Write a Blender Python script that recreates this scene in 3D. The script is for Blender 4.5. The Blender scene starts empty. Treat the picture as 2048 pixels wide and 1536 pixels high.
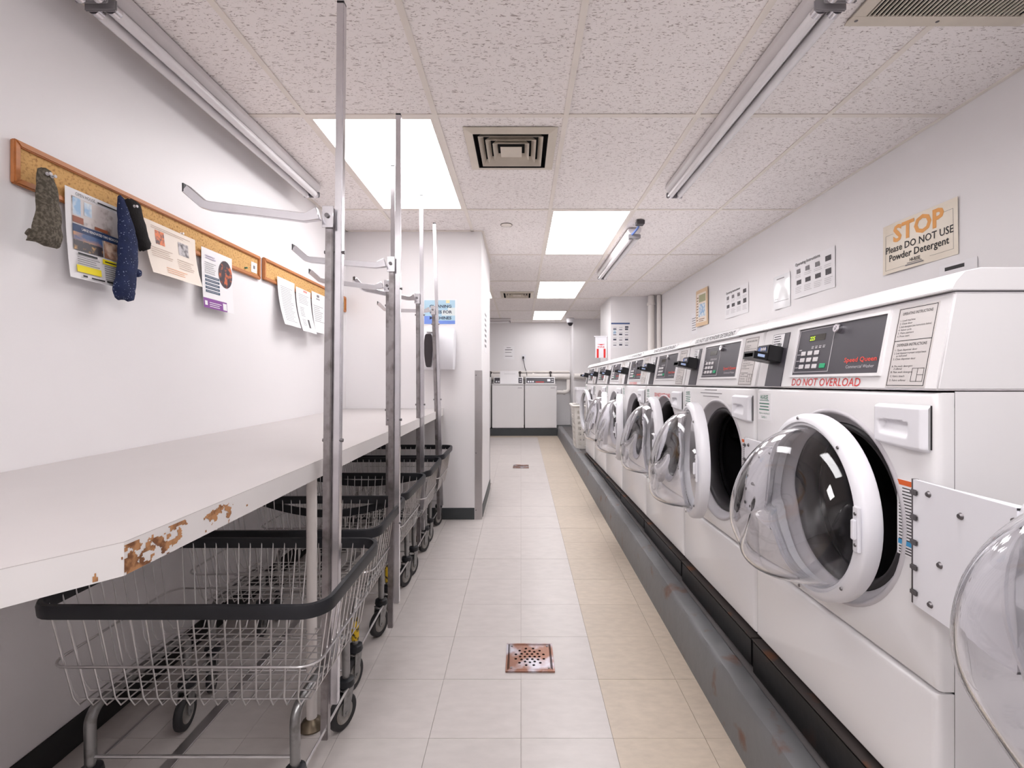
import bpy, bmesh, math, random
from mathutils import Vector, Matrix
from mathutils.geometry import delaunay_2d_cdt

# ------------------------------------------------------------------ camera, world, exposure
SC = bpy.context.scene
COL = SC.collection
CAM_Z = 1.18                       # eye height above the floor by the first drain
cam_data = bpy.data.cameras.new('camera')
cam = bpy.data.objects.new('camera', cam_data)
COL.objects.link(cam)
cam.location = (0.0, 0.0, CAM_Z)
cam.rotation_euler = (math.radians(90), 0, 0)
cam_data.sensor_width = 36.0
cam_data.lens = 36.0 * 960.0 / 2048.0
cam_data.shift_x = -18.0 / 2048.0
cam_data.shift_y = -3.0 / 2048.0
cam_data.clip_start = 0.02
SC.camera = cam

world = bpy.data.worlds.new('world')
SC.world = world
world.use_nodes = True
world.node_tree.nodes['Background'].inputs[0].default_value = (0.9, 0.92, 1.0, 1)
world.node_tree.nodes['Background'].inputs[1].default_value = 0.05

SC.view_settings.view_transform = 'Standard'
SC.view_settings.look = 'None'
SC.view_settings.exposure = 0.32
SC.view_settings.gamma = 1.0
SC.view_settings.use_curve_mapping = False
PANEL_LIGHT = 12.0                 # emission of the ceiling panels

# ------------------------------------------------------------------ dimensions (metres)
CEIL = 2.423
XL, XR = -1.44, 1.99               # side walls
YP0, YP1, XP = 3.95, 5.0, -0.325   # partition block at the end of the table
YB = 9.95                          # back wall
YF = -2.64                         # wall behind the camera
SLOPE = 0.022                      # the floor falls towards the drain
def zf(y): return SLOPE * (y - 1.5)
TILT = math.atan(SLOPE)
random.seed(7)

# ------------------------------------------------------------------ materials
def lin(c):
    return tuple(((v/255.0)/12.92 if v/255.0 <= 0.04045 else ((v/255.0 + 0.055)/1.055)**2.4) for v in c)

MATS = {}
def M(name, rgb, rough=0.5, metal=0.0, var=0.04, scale=8.0, bump=0.0, bscale=60.0, coat=0.0, stretch=(1, 1, 1),
      rgb2=None, lo=0.4, hi=0.6, trans=0.0, ior=1.45, emit=0.0, rand=0.0, spec=0.5):
    """Principled material whose colour drifts with noise; rgb2 = second colour in worn patches."""
    if name in MATS: return MATS[name]
    m = bpy.data.materials.new(name); m.use_nodes = True
    nt = m.node_tree; N = nt.nodes; L = nt.links
    p = N['Principled BSDF']
    p.inputs['Roughness'].default_value = rough
    p.inputs['Metallic'].default_value = metal
    p.inputs['Coat Weight'].default_value = coat
    p.inputs['IOR'].default_value = ior
    p.inputs['Specular IOR Level'].default_value = spec
    p.inputs['Transmission Weight'].default_value = trans
    base = lin(rgb)
    tc = N.new('ShaderNodeTexCoord'); mp = N.new('ShaderNodeMapping'); L.new(tc.outputs['Object'], mp.inputs[0])
    mp.inputs['Scale'].default_value = stretch
    if rand:
        oi = N.new('ShaderNodeObjectInfo'); mul = N.new('ShaderNodeVectorMath'); mul.operation = 'SCALE'
        mul.inputs[0].default_value = (17.0, 31.0, 11.0); L.new(oi.outputs['Random'], mul.inputs['Scale'])
        L.new(mul.outputs[0], mp.inputs['Location'])
    nz = N.new('ShaderNodeTexNoise'); nz.inputs['Scale'].default_value = scale; nz.inputs['Detail'].default_value = 6
    L.new(mp.outputs[0], nz.inputs['Vector'])
    rp = N.new('ShaderNodeValToRGB')
    if rgb2 is not None:
        rp.color_ramp.elements[0].position = lo; rp.color_ramp.elements[1].position = hi
        rp.color_ramp.elements[0].color = (*base, 1); rp.color_ramp.elements[1].color = (*lin(rgb2), 1)
    else:
        rp.color_ramp.elements[0].position = 0.25; rp.color_ramp.elements[1].position = 0.75
        rp.color_ramp.elements[0].color = (*[max(0, c*(1-var)) for c in base], 1)
        rp.color_ramp.elements[1].color = (*[min(1, c*(1+var)) for c in base], 1)
    L.new(nz.outputs['Fac'], rp.inputs[0])
    out = rp.outputs[0]
    if rand:
        hs = N.new('ShaderNodeHueSaturation'); L.new(out, hs.inputs['Color'])
        mr = N.new('ShaderNodeMapRange'); L.new(oi.outputs['Random'], mr.inputs[0])
        mr.inputs[3].default_value = 1 - rand; mr.inputs[4].default_value = 1 + rand
        L.new(mr.outputs[0], hs.inputs['Value']); out = hs.outputs[0]
    L.new(out, p.inputs['Base Color'])
    if bump:
        n2 = N.new('ShaderNodeTexNoise'); n2.inputs['Scale'].default_value = bscale; n2.inputs['Detail'].default_value = 5
        L.new(mp.outputs[0], n2.inputs['Vector'])
        b = N.new('ShaderNodeBump'); b.inputs['Strength'].default_value = bump; b.inputs['Distance'].default_value = 0.004
        L.new(n2.outputs['Fac'], b.inputs['Height']); L.new(b.outputs[0], p.inputs['Normal'])
    if emit:
        L.new(out, p.inputs['Emission Color']); p.inputs['Emission Strength'].default_value = emit
    MATS[name] = m
    return m

def ceiling_tile_mat():
    """Fissured mineral-fibre tile: short dark dashes running across the room."""
    m = M('ceiling_tile', (251, 245, 243), 0.9, var=0.02, scale=3)
    nt = m.node_tree; N = nt.nodes; L = nt.links; p = N['Principled BSDF']
    tc = N.new('ShaderNodeTexCoord'); oi = N.new('ShaderNodeObjectInfo')
    sc = N.new('ShaderNodeVectorMath'); sc.operation = 'SCALE'; sc.inputs[0].default_value = (7.3, 5.1, 3.7)
    L.new(oi.outputs['Random'], sc.inputs['Scale'])
    fac = None
    for (sx, sy, s, lo, hi) in ((46, 175, 1.0, 0.37, 0.32), (75, 120, 1.3, 0.325, 0.29)):
        mp = N.new('ShaderNodeMapping'); mp.inputs['Scale'].default_value = (sx, sy, 20)
        L.new(tc.outputs['Object'], mp.inputs[0]); L.new(sc.outputs[0], mp.inputs['Location'])
        nz = N.new('ShaderNodeTexNoise'); nz.inputs['Scale'].default_value = s; nz.inputs['Detail'].default_value = 1.0
        nz.inputs['Distortion'].default_value = 0.8
        L.new(mp.outputs[0], nz.inputs['Vector'])
        mr = N.new('ShaderNodeMapRange'); mr.inputs[1].default_value = lo; mr.inputs[2].default_value = hi
        L.new(nz.outputs['Fac'], mr.inputs[0])
        if fac is None: fac = mr.outputs[0]
        else:
            mx = N.new('ShaderNodeMath'); mx.operation = 'MAXIMUM'; L.new(fac, mx.inputs[0]); L.new(mr.outputs[0], mx.inputs[1]); fac = mx.outputs[0]
    mix = N.new('ShaderNodeMix'); mix.data_type = 'RGBA'
    src = p.inputs['Base Color'].links[0].from_socket
    L.new(fac, mix.inputs[0]); L.new(src, mix.inputs[6]); mix.inputs[7].default_value = (*lin((190, 177, 175)), 1)
    L.new(mix.outputs[2], p.inputs['Base Color'])
    b = N.new('ShaderNodeBump'); b.inputs['Strength'].default_value = 0.5; b.inputs['Distance'].default_value = 0.003; b.invert = True
    L.new(fac, b.inputs['Height']); L.new(b.outputs[0], p.inputs['Normal'])
    return m

def dotted_mat():
    m = M('navy_dotted_knit', (34, 44, 78), 0.95, var=0.25, scale=30, bump=0.6, bscale=220)
    nt = m.node_tree; N = nt.nodes; L = nt.links; p = N['Principled BSDF']
    tc = N.new('ShaderNodeTexCoord'); vo = N.new('ShaderNodeTexVoronoi'); vo.inputs['Scale'].default_value = 120
    L.new(tc.outputs['Object'], vo.inputs['Vector'])
    mr = N.new('ShaderNodeMapRange'); mr.inputs[1].default_value = 0.20; mr.inputs[2].default_value = 0.13
    L.new(vo.outputs['Distance'], mr.inputs[0])
    mix = N.new('ShaderNodeMix'); mix.data_type = 'RGBA'
    src = p.inputs['Base Color'].links[0].from_socket
    L.new(mr.outputs[0], mix.inputs[0]); L.new(src, mix.inputs[6]); mix.inputs[7].default_value = (*lin((150, 160, 190)), 1)
    L.new(mix.outputs[2], p.inputs['Base Color'])
    return m

def glow(name, rgb, strength):
    m = bpy.data.materials.new(name); m.use_nodes = True
    N = m.node_tree.nodes; L = m.node_tree.links
    N.remove(N['Principled BSDF'])
    e = N.new('ShaderNodeEmission'); e.inputs[0].default_value = (*rgb, 1); e.inputs[1].default_value = strength
    L.new(e.outputs[0], N['Material Output'].inputs[0])
    return m

WALL = M('wall_paint', (237, 234, 235), 0.45, var=0.012, scale=2, bump=0.05, bscale=90)
TILE_W = M('white_vinyl_tile', (192, 185, 182), 0.34, var=0.06, scale=14, stretch=(1, 2.2, 1), rand=0.018, bump=0.03, bscale=25)
TILE_B = M('beige_vinyl_tile', (186, 172, 156), 0.38, var=0.09, scale=22, stretch=(1, 2, 1), rand=0.03, bump=0.03, bscale=25)
JOINT = M('tile_joint', (150, 139, 133), 0.8)
CTILE = ceiling_tile_mat()
TBAR = M('ceiling_grid_paint', (240, 232, 224), 0.5, var=0.05, scale=6)
ENAMEL = M('white_enamel', (236, 234, 235), 0.22, var=0.01, scale=3)
PLASTIC = M('white_plastic', (232, 231, 236), 0.3, var=0.012, scale=5)
GREYPL = M('pale_grey_plastic', (196, 192, 196), 0.35, var=0.03)
GREYMETAL = M('grey_steel', (120, 116, 118), 0.4, metal=0.8, var=0.1)
CHROME = M('bright_steel', (212, 210, 214), 0.24, metal=1.0, var=0.05, scale=30, bump=0.05, bscale=40)
SLEEVE = M('dulled_square_tube', (158, 153, 154), 0.3, metal=1.0, rgb2=(122, 116, 116), lo=0.45, hi=0.7, scale=26, bump=0.12, bscale=60)
WIRE = M('galvanised_wire', (206, 204, 204), 0.3, metal=1.0, var=0.12, scale=20)
DULLSTEEL = M('scuffed_steel_tube', (150, 150, 150), 0.34, metal=1.0, rgb2=(96, 92, 90), lo=0.5, hi=0.75, scale=22, bump=0.1)
RUBBER = M('black_rubber', (30, 31, 36), 0.42, var=0.2, scale=20)
TYRE = M('grey_black_tyre', (44, 43, 45), 0.6, var=0.2, scale=30)
HUB = M('worn_grey_hub', (150, 146, 142), 0.55, rgb2=(96, 80, 68), lo=0.5, hi=0.75, scale=30)
BLACKPL = M('black_plastic', (26, 25, 28), 0.35, var=0.15)
PANELGREY = M('dark_control_panel', (72, 69, 76), 0.35, var=0.05)
GASKET = M('dark_gasket', (52, 49, 52), 0.45, var=0.1)
DRUM = M('dark_drum_steel', (60, 57, 60), 0.3, metal=0.6, var=0.15, scale=12)
GLASS = M('clear_bowl', (250, 250, 252), 0.015, trans=1.0, ior=1.45, var=0.0)
CURB = M('grey_painted_concrete', (116, 116, 118), 0.45, rgb2=(110, 80, 68), lo=0.60, hi=0.72, scale=9, bump=0.45, bscale=22)
PLINTH = M('black_plinth_paint', (24, 23, 24), 0.4, rgb2=(52, 34, 27), lo=0.62, hi=0.8, scale=9, bump=0.2, bscale=30)
LEDGE = M('rusty_ledge', (62, 55, 53), 0.75, rgb2=(98, 62, 42), lo=0.56, hi=0.70, scale=9, bump=0.5, bscale=30)
BASEB = M('dark_grey_vinyl_base', (62, 66, 68), 0.45, var=0.08)
BASEBLK = M('black_vinyl_base', (34, 34, 35), 0.45, var=0.1)
LAMINATE = M('white_laminate', (192, 186, 185), 0.4, var=0.02, scale=5)
EDGEPAINT = M('chipped_white_edge', (228, 224, 223), 0.5, var=0.02)
CHIPWOOD = M('bare_chipboard', (184, 134, 92), 0.8, rgb2=(120, 78, 50), lo=0.45, hi=0.65, scale=60, bump=0.4)
OAK = M('oak_frame', (190, 122, 72), 0.45, var=0.15, scale=9, stretch=(6, 0.6, 6))
CORK = M('cork', (216, 172, 112), 0.9, rgb2=(170, 122, 72), lo=0.5, hi=0.72, scale=110, bump=0.4, bscale=120)
PAPER = M('white_paper', (240, 238, 240), 0.7, var=0.01)
CREAM = M('cream_paper', (242, 230, 218), 0.7, var=0.01)
AGED = M('aged_laminated_paper', (226, 214, 196), 0.3, var=0.05, scale=4)
INK = M('black_ink', (38, 36, 38), 0.6)
GREYINK = M('grey_ink', (128, 124, 127), 0.6)
RED = M('red_ink', (214, 48, 44), 0.5)
ORANGE = M('faded_orange_ink', (238, 168, 88), 0.5)
GREEN = M('green_ink', (50, 120, 96), 0.5)
YELLOW = M('yellow_marker', (246, 226, 20), 0.6)
NAVY = M('navy_ink', (34, 58, 100), 0.5)
PURPLE = M('purple_ink', (134, 72, 150), 0.5)
ALU = M('aluminium_guard', (186, 182, 182), 0.32, metal=0.9, var=0.06, scale=10)
BRONZE = M('bronze_drain', (128, 92, 78), 0.38, metal=0.85, rgb2=(168, 164, 172), lo=0.48, hi=0.62, scale=9, bump=0.15)
DARK = M('void_shade', (14, 13, 14), 0.9)  # near-black colour standing in for the shade inside unlit voids
PIPE = M('white_painted_pipe', (232, 226, 222), 0.45, var=0.03)
TUBE = M('unlit_fluorescent_tube', (230, 227, 229), 0.25, var=0.02)
STRIPMETAL = M('strip_light_enamel', (220, 215, 216), 0.35, var=0.04, scale=10)
VENT = M('cream_register_paint', (216, 206, 192), 0.45, var=0.06, scale=10)
KNIT = M('olive_grey_knit', (78, 72, 62), 0.95, rgb2=(112, 104, 92), lo=0.45, hi=0.6, scale=130, bump=0.8, bscale=160)
BLACKKNIT = M('black_knit', (24, 21, 22), 0.95, var=0.3, scale=60, bump=0.6, bscale=200)
NAVYKNIT = dotted_mat()

# ------------------------------------------------------------------ mesh helpers
def bm_new(): return bmesh.new()

def box(bm, x0, x1, y0, y1, z0, z1):
    v = [bm.verts.new(c) for c in ((x0,y0,z0),(x1,y0,z0),(x1,y1,z0),(x0,y1,z0),(x0,y0,z1),(x1,y0,z1),(x1,y1,z1),(x0,y1,z1))]
    for f in ((0,3,2,1),(4,5,6,7),(0,1,5,4),(1,2,6,5),(2,3,7,6),(3,0,4,7)): bm.faces.new([v[i] for i in f])
    return v

def obox(bm, O, r, u, a0, a1, b0, b1, c0, c1):
    """box in the frame (r, u, r x u) at O"""
    O, r, u = Vector(O), Vector(r), Vector(u); n = r.cross(u)
    v = []
    for c in (c0, c1):
        for a, b in ((a0,b0),(a1,b0),(a1,b1),(a0,b1)): v.append(bm.verts.new(O + r*a + u*b + n*c))
    for f in ((0,3,2,1),(4,5,6,7),(0,1,5,4),(1,2,6,5),(2,3,7,6),(3,0,4,7)): bm.faces.new([v[i] for i in f])

def tube(bm, pts, r, seg=8, closed=False, caps=True):
    pts = [Vector(p) for p in pts]; n = len(pts); rings = []
    nrm = None
    for i, p in enumerate(pts):
        a = pts[i-1] if (i > 0 or closed) else p
        b = pts[(i+1) % n] if (i < n-1 or closed) else p
        t = (b - a).normalized()
        if nrm is None:
            nrm = t.orthogonal().normalized()
        else:
            nrm = (nrm - t*nrm.dot(t)); nrm = nrm.normalized() if nrm.length > 1e-6 else t.orthogonal().normalized()
        bn = t.cross(nrm)
        rr = r[i] if isinstance(r, (list, tuple)) else r
        rings.append([bm.verts.new(p + (nrm*math.cos(2*math.pi*k/seg) + bn*math.sin(2*math.pi*k/seg))*rr) for k in range(seg)])
    for i in range(n if closed else n-1):
        A, B = rings[i], rings[(i+1) % n]
        for k in range(seg): bm.faces.new((A[k], A[(k+1)%seg], B[(k+1)%seg], B[k]))
    if caps and not closed:
        bm.faces.new(rings[0][::-1]); bm.faces.new(rings[-1])

def lathe(bm, prof, O, axis, seg=32, close=False):
    """revolve (radius, height) pairs about axis at O"""
    O = Vector(O); ax = Vector(axis).normalized(); e1 = ax.orthogonal().normalized(); e2 = ax.cross(e1)
    rings = []
    for (r, h) in prof:
        if r < 1e-6: rings.append([bm.verts.new(O + ax*h)])
        else: rings.append([bm.verts.new(O + ax*h + (e1*math.cos(2*math.pi*k/seg) + e2*math.sin(2*math.pi*k/seg))*r) for k in range(seg)])
    m = len(rings)
    for i in range(m if close else m-1):
        A, B = rings[i], rings[(i+1) % m]
        for k in range(seg):
            k2 = (k+1) % seg
            if len(A) == 1 and len(B) == 1: continue
            if len(A) == 1: bm.faces.new((A[0], B[k2], B[k]))
            elif len(B) == 1: bm.faces.new((A[k], A[k2], B[0]))
            else: bm.faces.new((A[k], A[k2], B[k2], B[k]))

def prism(bm, poly, O, r, u, c0, c1):
    """polygon (a, b) in the frame (r, u) at O, extruded c0..c1 along r x u"""
    O, r, u = Vector(O), Vector(r), Vector(u); n = r.cross(u)
    A = [bm.verts.new(O + r*a + u*b + n*c0) for a, b in poly]
    B = [bm.verts.new(O + r*a + u*b + n*c1) for a, b in poly]
    k = len(poly)
    bm.faces.new(A[::-1]); bm.faces.new(B)
    for i in range(k): bm.faces.new((A[i], A[(i+1)%k], B[(i+1)%k], B[i]))

_text_cache = {}
def text_geo(s, size, align='LEFT', bold=0.0):
    key = (s, align, bold)
    if key not in _text_cache:
        cu = bpy.data.curves.new('t', 'FONT'); cu.body = s; cu.size = 1.0; cu.align_x = align; cu.offset = bold
        cu.resolution_u = 2
        ob = bpy.data.objects.new('t', cu); COL.objects.link(ob)
        dg = bpy.context.evaluated_depsgraph_get(); dg.update()
        me = bpy.data.meshes.new_from_object(ob.evaluated_get(dg))
        _text_cache[key] = ([(v.co.x, v.co.y) for v in me.vertices], [tuple(p.vertices) for p in me.polygons])
        bpy.data.meshes.remove(me); bpy.data.objects.remove(ob); bpy.data.curves.remove(cu)
    V, F = _text_cache[key]
    return [(x*size, y*size) for x, y in V], F

def otext(bm, s, size, O, r, u, a, b, c, align='LEFT', bold=0.0, width=None):
    V, F = text_geo(s, size, align, bold)
    k = 1.0
    if width:
        w = max(v[0] for v in V) - min(v[0] for v in V); k = width/w
    O, r, u = Vector(O), Vector(r), Vector(u); n = r.cross(u)
    vs = [bm.verts.new(O + r*(a + x*k) + u*(b + y) + n*c) for x, y in V]
    for f in F:
        try: bm.faces.new([vs[i] for i in f])
        except ValueError: pass

def obj(name, bm, mat, parent=None, bevel=0.0, seg=2, smooth=False, loc=None, angle=40, solid=0.0, recalc=True):
    if recalc: bmesh.ops.recalc_face_normals(bm, faces=bm.faces[:])
    if bevel:
        ed = [e for e in bm.edges if len(e.link_faces) == 2 and e.calc_face_angle(0) > math.radians(30)]
        bmesh.ops.bevel(bm, geom=ed, offset=bevel, segments=seg, affect='EDGES', clamp_overlap=True)
        smooth = True
    me = bpy.data.meshes.new(name)
    bm.to_mesh(me); bm.free()
    me.materials.append(mat)
    if smooth:
        for p in me.polygons: p.use_smooth = True
        me.set_sharp_from_angle(angle=math.radians(angle))
    o = bpy.data.objects.new(name, me); COL.objects.link(o)
    if solid:
        s = o.modifiers.new('thickness', 'SOLIDIFY'); s.thickness = solid; s.offset = 0
    if parent: o.parent = parent
    if loc: o.location = loc
    return o

def mesh_obj(name, me, parent=None, loc=(0, 0, 0)):
    o = bpy.data.objects.new(name, me); COL.objects.link(o); o.location = loc
    if parent: o.parent = parent
    return o

def tag(o, label, cat, group=None, kind=None):
    o['label'] = label; o['category'] = cat
    if group: o['group'] = group
    if kind: o['kind'] = kind
    return o

def thing(name, label, cat, loc=(0, 0, 0), rot=(0, 0, 0), group=None, kind=None):
    o = bpy.data.objects.new(name, None); COL.objects.link(o); o.empty_display_size = 0.05
    o.location = loc; o.rotation_euler = rot
    return tag(o, label, cat, group, kind)

def copy_tree(o, parent=None):
    c = o.copy(); COL.objects.link(c); c.parent = parent
    for ch in list(o.children): copy_tree(ch, c)
    return c

X, Y, Z = Vector((1,0,0)), Vector((0,1,0)), Vector((0,0,1))

# ------------------------------------------------------------------ room shell
def wall(name, x0, x1, y0, y1, z0, z1, label, mat=WALL):
    b = bm_new(); box(b, x0, x1, y0, y1, z0, z1)
    return tag(obj(name, b, mat), label, 'wall', kind='structure')

wall('wall_left', XL-0.12, XL, YF, YP0, -0.15, CEIL+0.1, 'white painted wall behind the folding table and notice boards')
wall('wall_right', XR, XR+0.12, YF, YB, -0.15, CEIL+0.1, 'white painted wall behind the row of washers')
wall('wall_back', -2.72, XR, YB, YB+0.12, -0.15, CEIL+0.1, 'white end wall behind the dryers')
wall('wall_front', XL, XR, YF-0.12, YF, -0.15, CEIL+0.1, 'white wall closing the near end of the laundry room')
wall('wall_far_left', -2.72, -2.6, YP1, YB, -0.15, CEIL+0.1, 'white side wall of the space beyond the partition')
wall('wall_partition', -2.72, XP, YP0, YP1, -0.15, CEIL+0.1, 'white partition wall with the wipes sign and metal corner guard')
wall('wall_column', 1.30, XR, 6.95, 7.85, -0.10, CEIL+0.1, 'white boxed column with a blue-headed notice behind the washers')
wall('wall_chase', 1.02, XR, 9.42, YB, -0.10, CEIL+0.1, 'white boxed chase in the far corner beside the dryers')

# floor slab with separate vinyl tiles, tilted towards the drain
b = bm_new(); box(b, -2.72, XR, YF-1.5, YB-1.5, -0.12, -0.0035)
floor = tag(obj('floor', b, JOINT), 'floor of square white vinyl tiles with a beige border strip', 'floor', kind='structure')
floor.location = (0, 1.5, 0); floor.rotation_euler = (TILT, 0, 0)
T = 0.3048
def tile_mesh(w, d, mat, nm):
    bb = bm_new(); g = 0.0006
    box(bb, -w/2+g, w/2-g, -d/2+g, d/2-g, -0.004, 0.0)
    me = bpy.data.meshes.new(nm); bmesh.ops.recalc_face_normals(bb, faces=bb.faces[:]); bb.to_mesh(bb and me); bb.free(); me.materials.append(mat)
    return me
_tm = {}
def add_tile(x0, x1, y0, y1, mat):
    w, d = x1-x0, y1-y0
    if w < 0.01 or d < 0.01: return
    key = (round(w, 4), round(d, 4), mat.name)
    if key not in _tm: _tm[key] = tile_mesh(w, d, mat, 'floor_tile')
    mesh_obj('floor_tile', _tm[key], floor, ((x0+x1)/2, (y0+y1)/2 - 1.5, random.uniform(-0.0004, 0.0003)))
y_line = 1.59
for n in range(-6, 25):
    y0, y1 = y_line + n*T, min(y_line + (n+1)*T, 9.12)
    for k in range(-8, 3):
        x0, x1 = k*T, (k+1)*T
        x0, x1 = max(x0, XL) if y0 < YP0 else x0, min(x1, 0.70)
        if y0 < YP0:
            if x1 <= XL: continue
        elif y0 < YP1:
            x0 = max(x0, XP)
            if x1 <= XP+0.01: continue
        elif k < -3: continue
        ye = y1
        add_tile(x0, x1, y0, ye, TILE_B if (k >= 1 or y0 > 8.85) else TILE_W)

# baseboards and corner guards
def strip(name, x0, x1, y0, y1, h, mat, label, cat='baseboard'):
    """a board standing on the sloping floor"""
    bb = bm_new(); v = box(bb, x0, x1, y0, y1, 0, h)
    for q in v: q.co.z += zf(q.co.y) + 0.0005
    return tag(obj(name, bb, mat, bevel=0.002, seg=1), label, cat, kind='structure')
strip('baseboard_left', XL, XL+0.006, YF, YP0, 0.10, BASEBLK, 'black vinyl baseboard under the folding table')
strip('baseboard_partition', -1.43, XP-0.058, YP0-0.006, YP0, 0.095, BASEB, 'dark grey vinyl baseboard at the foot of the partition')
strip('baseboard_return', XP, XP+0.006, YP0+0.058, YP1-0.005, 0.10, BASEB, 'dark grey vinyl baseboard along the side of the partition')
bb = bm_new()
z0 = zf(YP0)+0.002
prism(bb, [(-0.055, -0.003), (0.003, -0.003), (0.003, 0.055), (0, 0.055), (0, 0), (-0.055, 0)], (XP, YP0, 0), X, Y, z0, 1.28)
g = obj('trim_1', bb, ALU); tag(g, 'brushed aluminium corner guard on the partition corner', 'corner guard', kind='structure')
for zz in (0.13, 0.6, 1.24):
    bb = bm_new(); lathe(bb, [(0, -0.004), (0.004, -0.0035), (0.005, 0)], (XP-0.045, YP0-0.003, zz), Y, 10); obj('screw', bb, GREYMETAL, g, smooth=True)
bb = bm_new(); prism(bb, [(0, -0.04), (0.003, -0.04), (0.003, 0.003), (-0.04, 0.003), (-0.04, 0.0), (0, 0)], (XP, YP1, 0), X, Y, zf(YP1)+0.002, 1.3)
tag(obj('trim_2', bb, ALU), 'metal corner guard on the far edge of the partition', 'corner guard', kind='structure')

# ------------------------------------------------------------------ ceiling: lay-in tiles in a T-bar grid
CX = [-2.6, -2.23, -1.62, -1.01, -0.40, 0.21, 0.82, 1.43, XR]
CY = [YF+0.0, -1.42, -0.20, 1.019, 2.238, 3.457, 4.676, 5.896, 7.115, 8.334, 9.553, YB]
b = bm_new(); box(b, -2.72, XR, YF, YB, CEIL+0.05, CEIL+0.1)
ceiling = tag(obj('ceiling', b, DARK), 'suspended ceiling of fissured white tiles in a metal grid', 'ceiling', kind='structure')
LIGHTS = {(3, 4): 0.66, (5, 5): 0.95, (5, 7): 0.85, (5, 9): 0.5, (3, 7): 0.6, (5, 2): 0.85, (3, 1): 1.15}     # (column, row) cells that hold a light panel: its share of full output
REGISTERS = {(4, 4): (-0.052, 2.565), (4, 7): (-0.055, 6.80)}           # tiles cut out for an air register
_ct = {}
def ceil_tile(x0, x1, y0, y1):
    key = (round(x1-x0, 3), round(y1-y0, 3))
    if key not in _ct:
        bb = bm_new(); w, d = key; box(bb, -w/2+0.002, w/2-0.002, -d/2+0.002, d/2-0.002, 0.0, 0.015)
        me = bpy.data.meshes.new('ceiling_tile'); bmesh.ops.recalc_face_normals(bb, faces=bb.faces[:]); bb.to_mesh(me); bb.free(); me.materials.append(CTILE)
        _ct[key] = me
    mesh_obj('ceiling_tile', _ct[key], ceiling, ((x0+x1)/2, (y0+y1)/2, CEIL + 0.003 + random.uniform(0, 0.0015)))
def cell(i, j):
    x0, x1, y0, y1 = CX[i], CX[i+1], CY[j], CY[j+1]
    if y1 <= 3.5 and i == 2: x0 = XL
    return x0, x1, y0, y1
for i in range(len(CX)-1):
    for j in range(len(CY)-1):
        x0, x1, y0, y1 = cell(i, j)
        if i <= 1 and j < 6: continue
        if i == 2 and j < 5: x0 = XL
        if i == 2 and j == 5: continue
        if (i, j) in LIGHTS: continue
        if j == 5 and i in (3,): y1 = YP0
        if (i, j) in REGISTERS:
            cx, cy = REGISTERS[(i, j)]; hr = 0.190; bb = bm_new()
            for (p, q, r, s) in ((x0, x1, y0, cy-hr), (x0, x1, cy+hr, y1), (x0, cx-hr, cy-hr, cy+hr), (cx+hr, x1, cy-hr, cy+hr)):
                box(bb, p+0.002 if p == x0 else p, q-0.002 if q == x1 else q, r+0.002 if r == y0 else r, s-0.002 if s == y1 else s, CEIL+0.0035, CEIL+0.018)
            bmesh.ops.remove_doubles(bb, verts=bb.verts[:], dist=1e-5)
            obj('ceiling_tile', bb, CTILE, ceiling)
            continue
        ceil_tile(x0, x1, y0, y1)
ceil_tile(XL, -1.01, CY[5], YP0)
def bar(nm, x0, x1, y0, y1, dz=0.0):
    bb = bm_new(); box(bb, x0, x1, y0, y1, CEIL-0.0015+dz, CEIL+0.003); obj(nm, bb, TBAR, ceiling)
for i in range(2, len(CX)-1):
    if i == 2:
        bar('grid_runner', CX[i]-0.012, CX[i]+0.012, CY[6], YB); continue
    bar('grid_runner', CX[i]-0.012, CX[i]+0.012, YF, YB)
for j in range(1, len(CY)-1):
    xs = ([CX[0]] if j >= 6 else [XL]) + [x for x in CX if x > (CX[0] if j >= 6 else XL)]
    for a, c in zip(xs[:-1], xs[1:]):
        bar('cross_tee', a+0.012, c-0.012, CY[j]-0.012, CY[j]+0.012, dz=0.0004)
bar('wall_angle', XL, XL+0.02, YF, YP0); bar('wall_angle', XR-0.02, XR, YF, YB); bar('wall_angle', XL, XP, YP0-0.02, YP0)
bar('wall_angle', -2.6, XR, YB-0.02, YB); bar('wall_angle', XP, XP+0.02, YP0, YP1)

LIGHT_LABEL = {
 (3, 4): 'lit ceiling light panel above the hanging racks', (5, 5): 'lit ceiling light panel beside the short strip light',
 (5, 7): 'lit ceiling light panel next to the smaller air register', (5, 9): 'small-looking lit ceiling panel by the dome camera',
 (3, 7): 'lit ceiling panel peeking out past the partition edge', (5, 2): 'lit ceiling panel over the aisle near the room entrance', (3, 1): 'lit ceiling panel by the closing wall'}
for (i, j) in sorted(LIGHTS):
    x0, x1, y0, y1 = cell(i, j)
    w, d = x1-x0-0.024, y1-y0-0.024
    t = thing('ceiling_light', LIGHT_LABEL[(i, j)], 'ceiling light', ((x0+x1)/2, (y0+y1)/2, CEIL), group='ceiling light panels')
    bb = bm_new(); e = 0.016
    box(bb, -w/2, w/2, -d/2, -d/2+e, -0.001, 0.012); box(bb, -w/2, w/2, d/2-e, d/2, -0.001, 0.012)
    box(bb, -w/2, -w/2+e, -d/2+e, d/2-e, -0.001, 0.012); box(bb, w/2-e, w/2, -d/2+e, d/2-e, -0.001, 0.012)
    obj('frame', bb, TBAR, t)
    bb = bm_new(); box(bb, -w/2+e, w/2-e, -d/2+e, d/2-e, 0.006, 0.010); obj('diffuser', bb, glow('lit_panel', (1.0, 0.975, 0.985), PANEL_LIGHT*LIGHTS[(i, j)]), t)
    bb = bm_new(); box(bb, -w/2, w/2, -d/2, d/2, 0.0125, 0.045); obj('housing', bb, TBAR, t)

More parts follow.
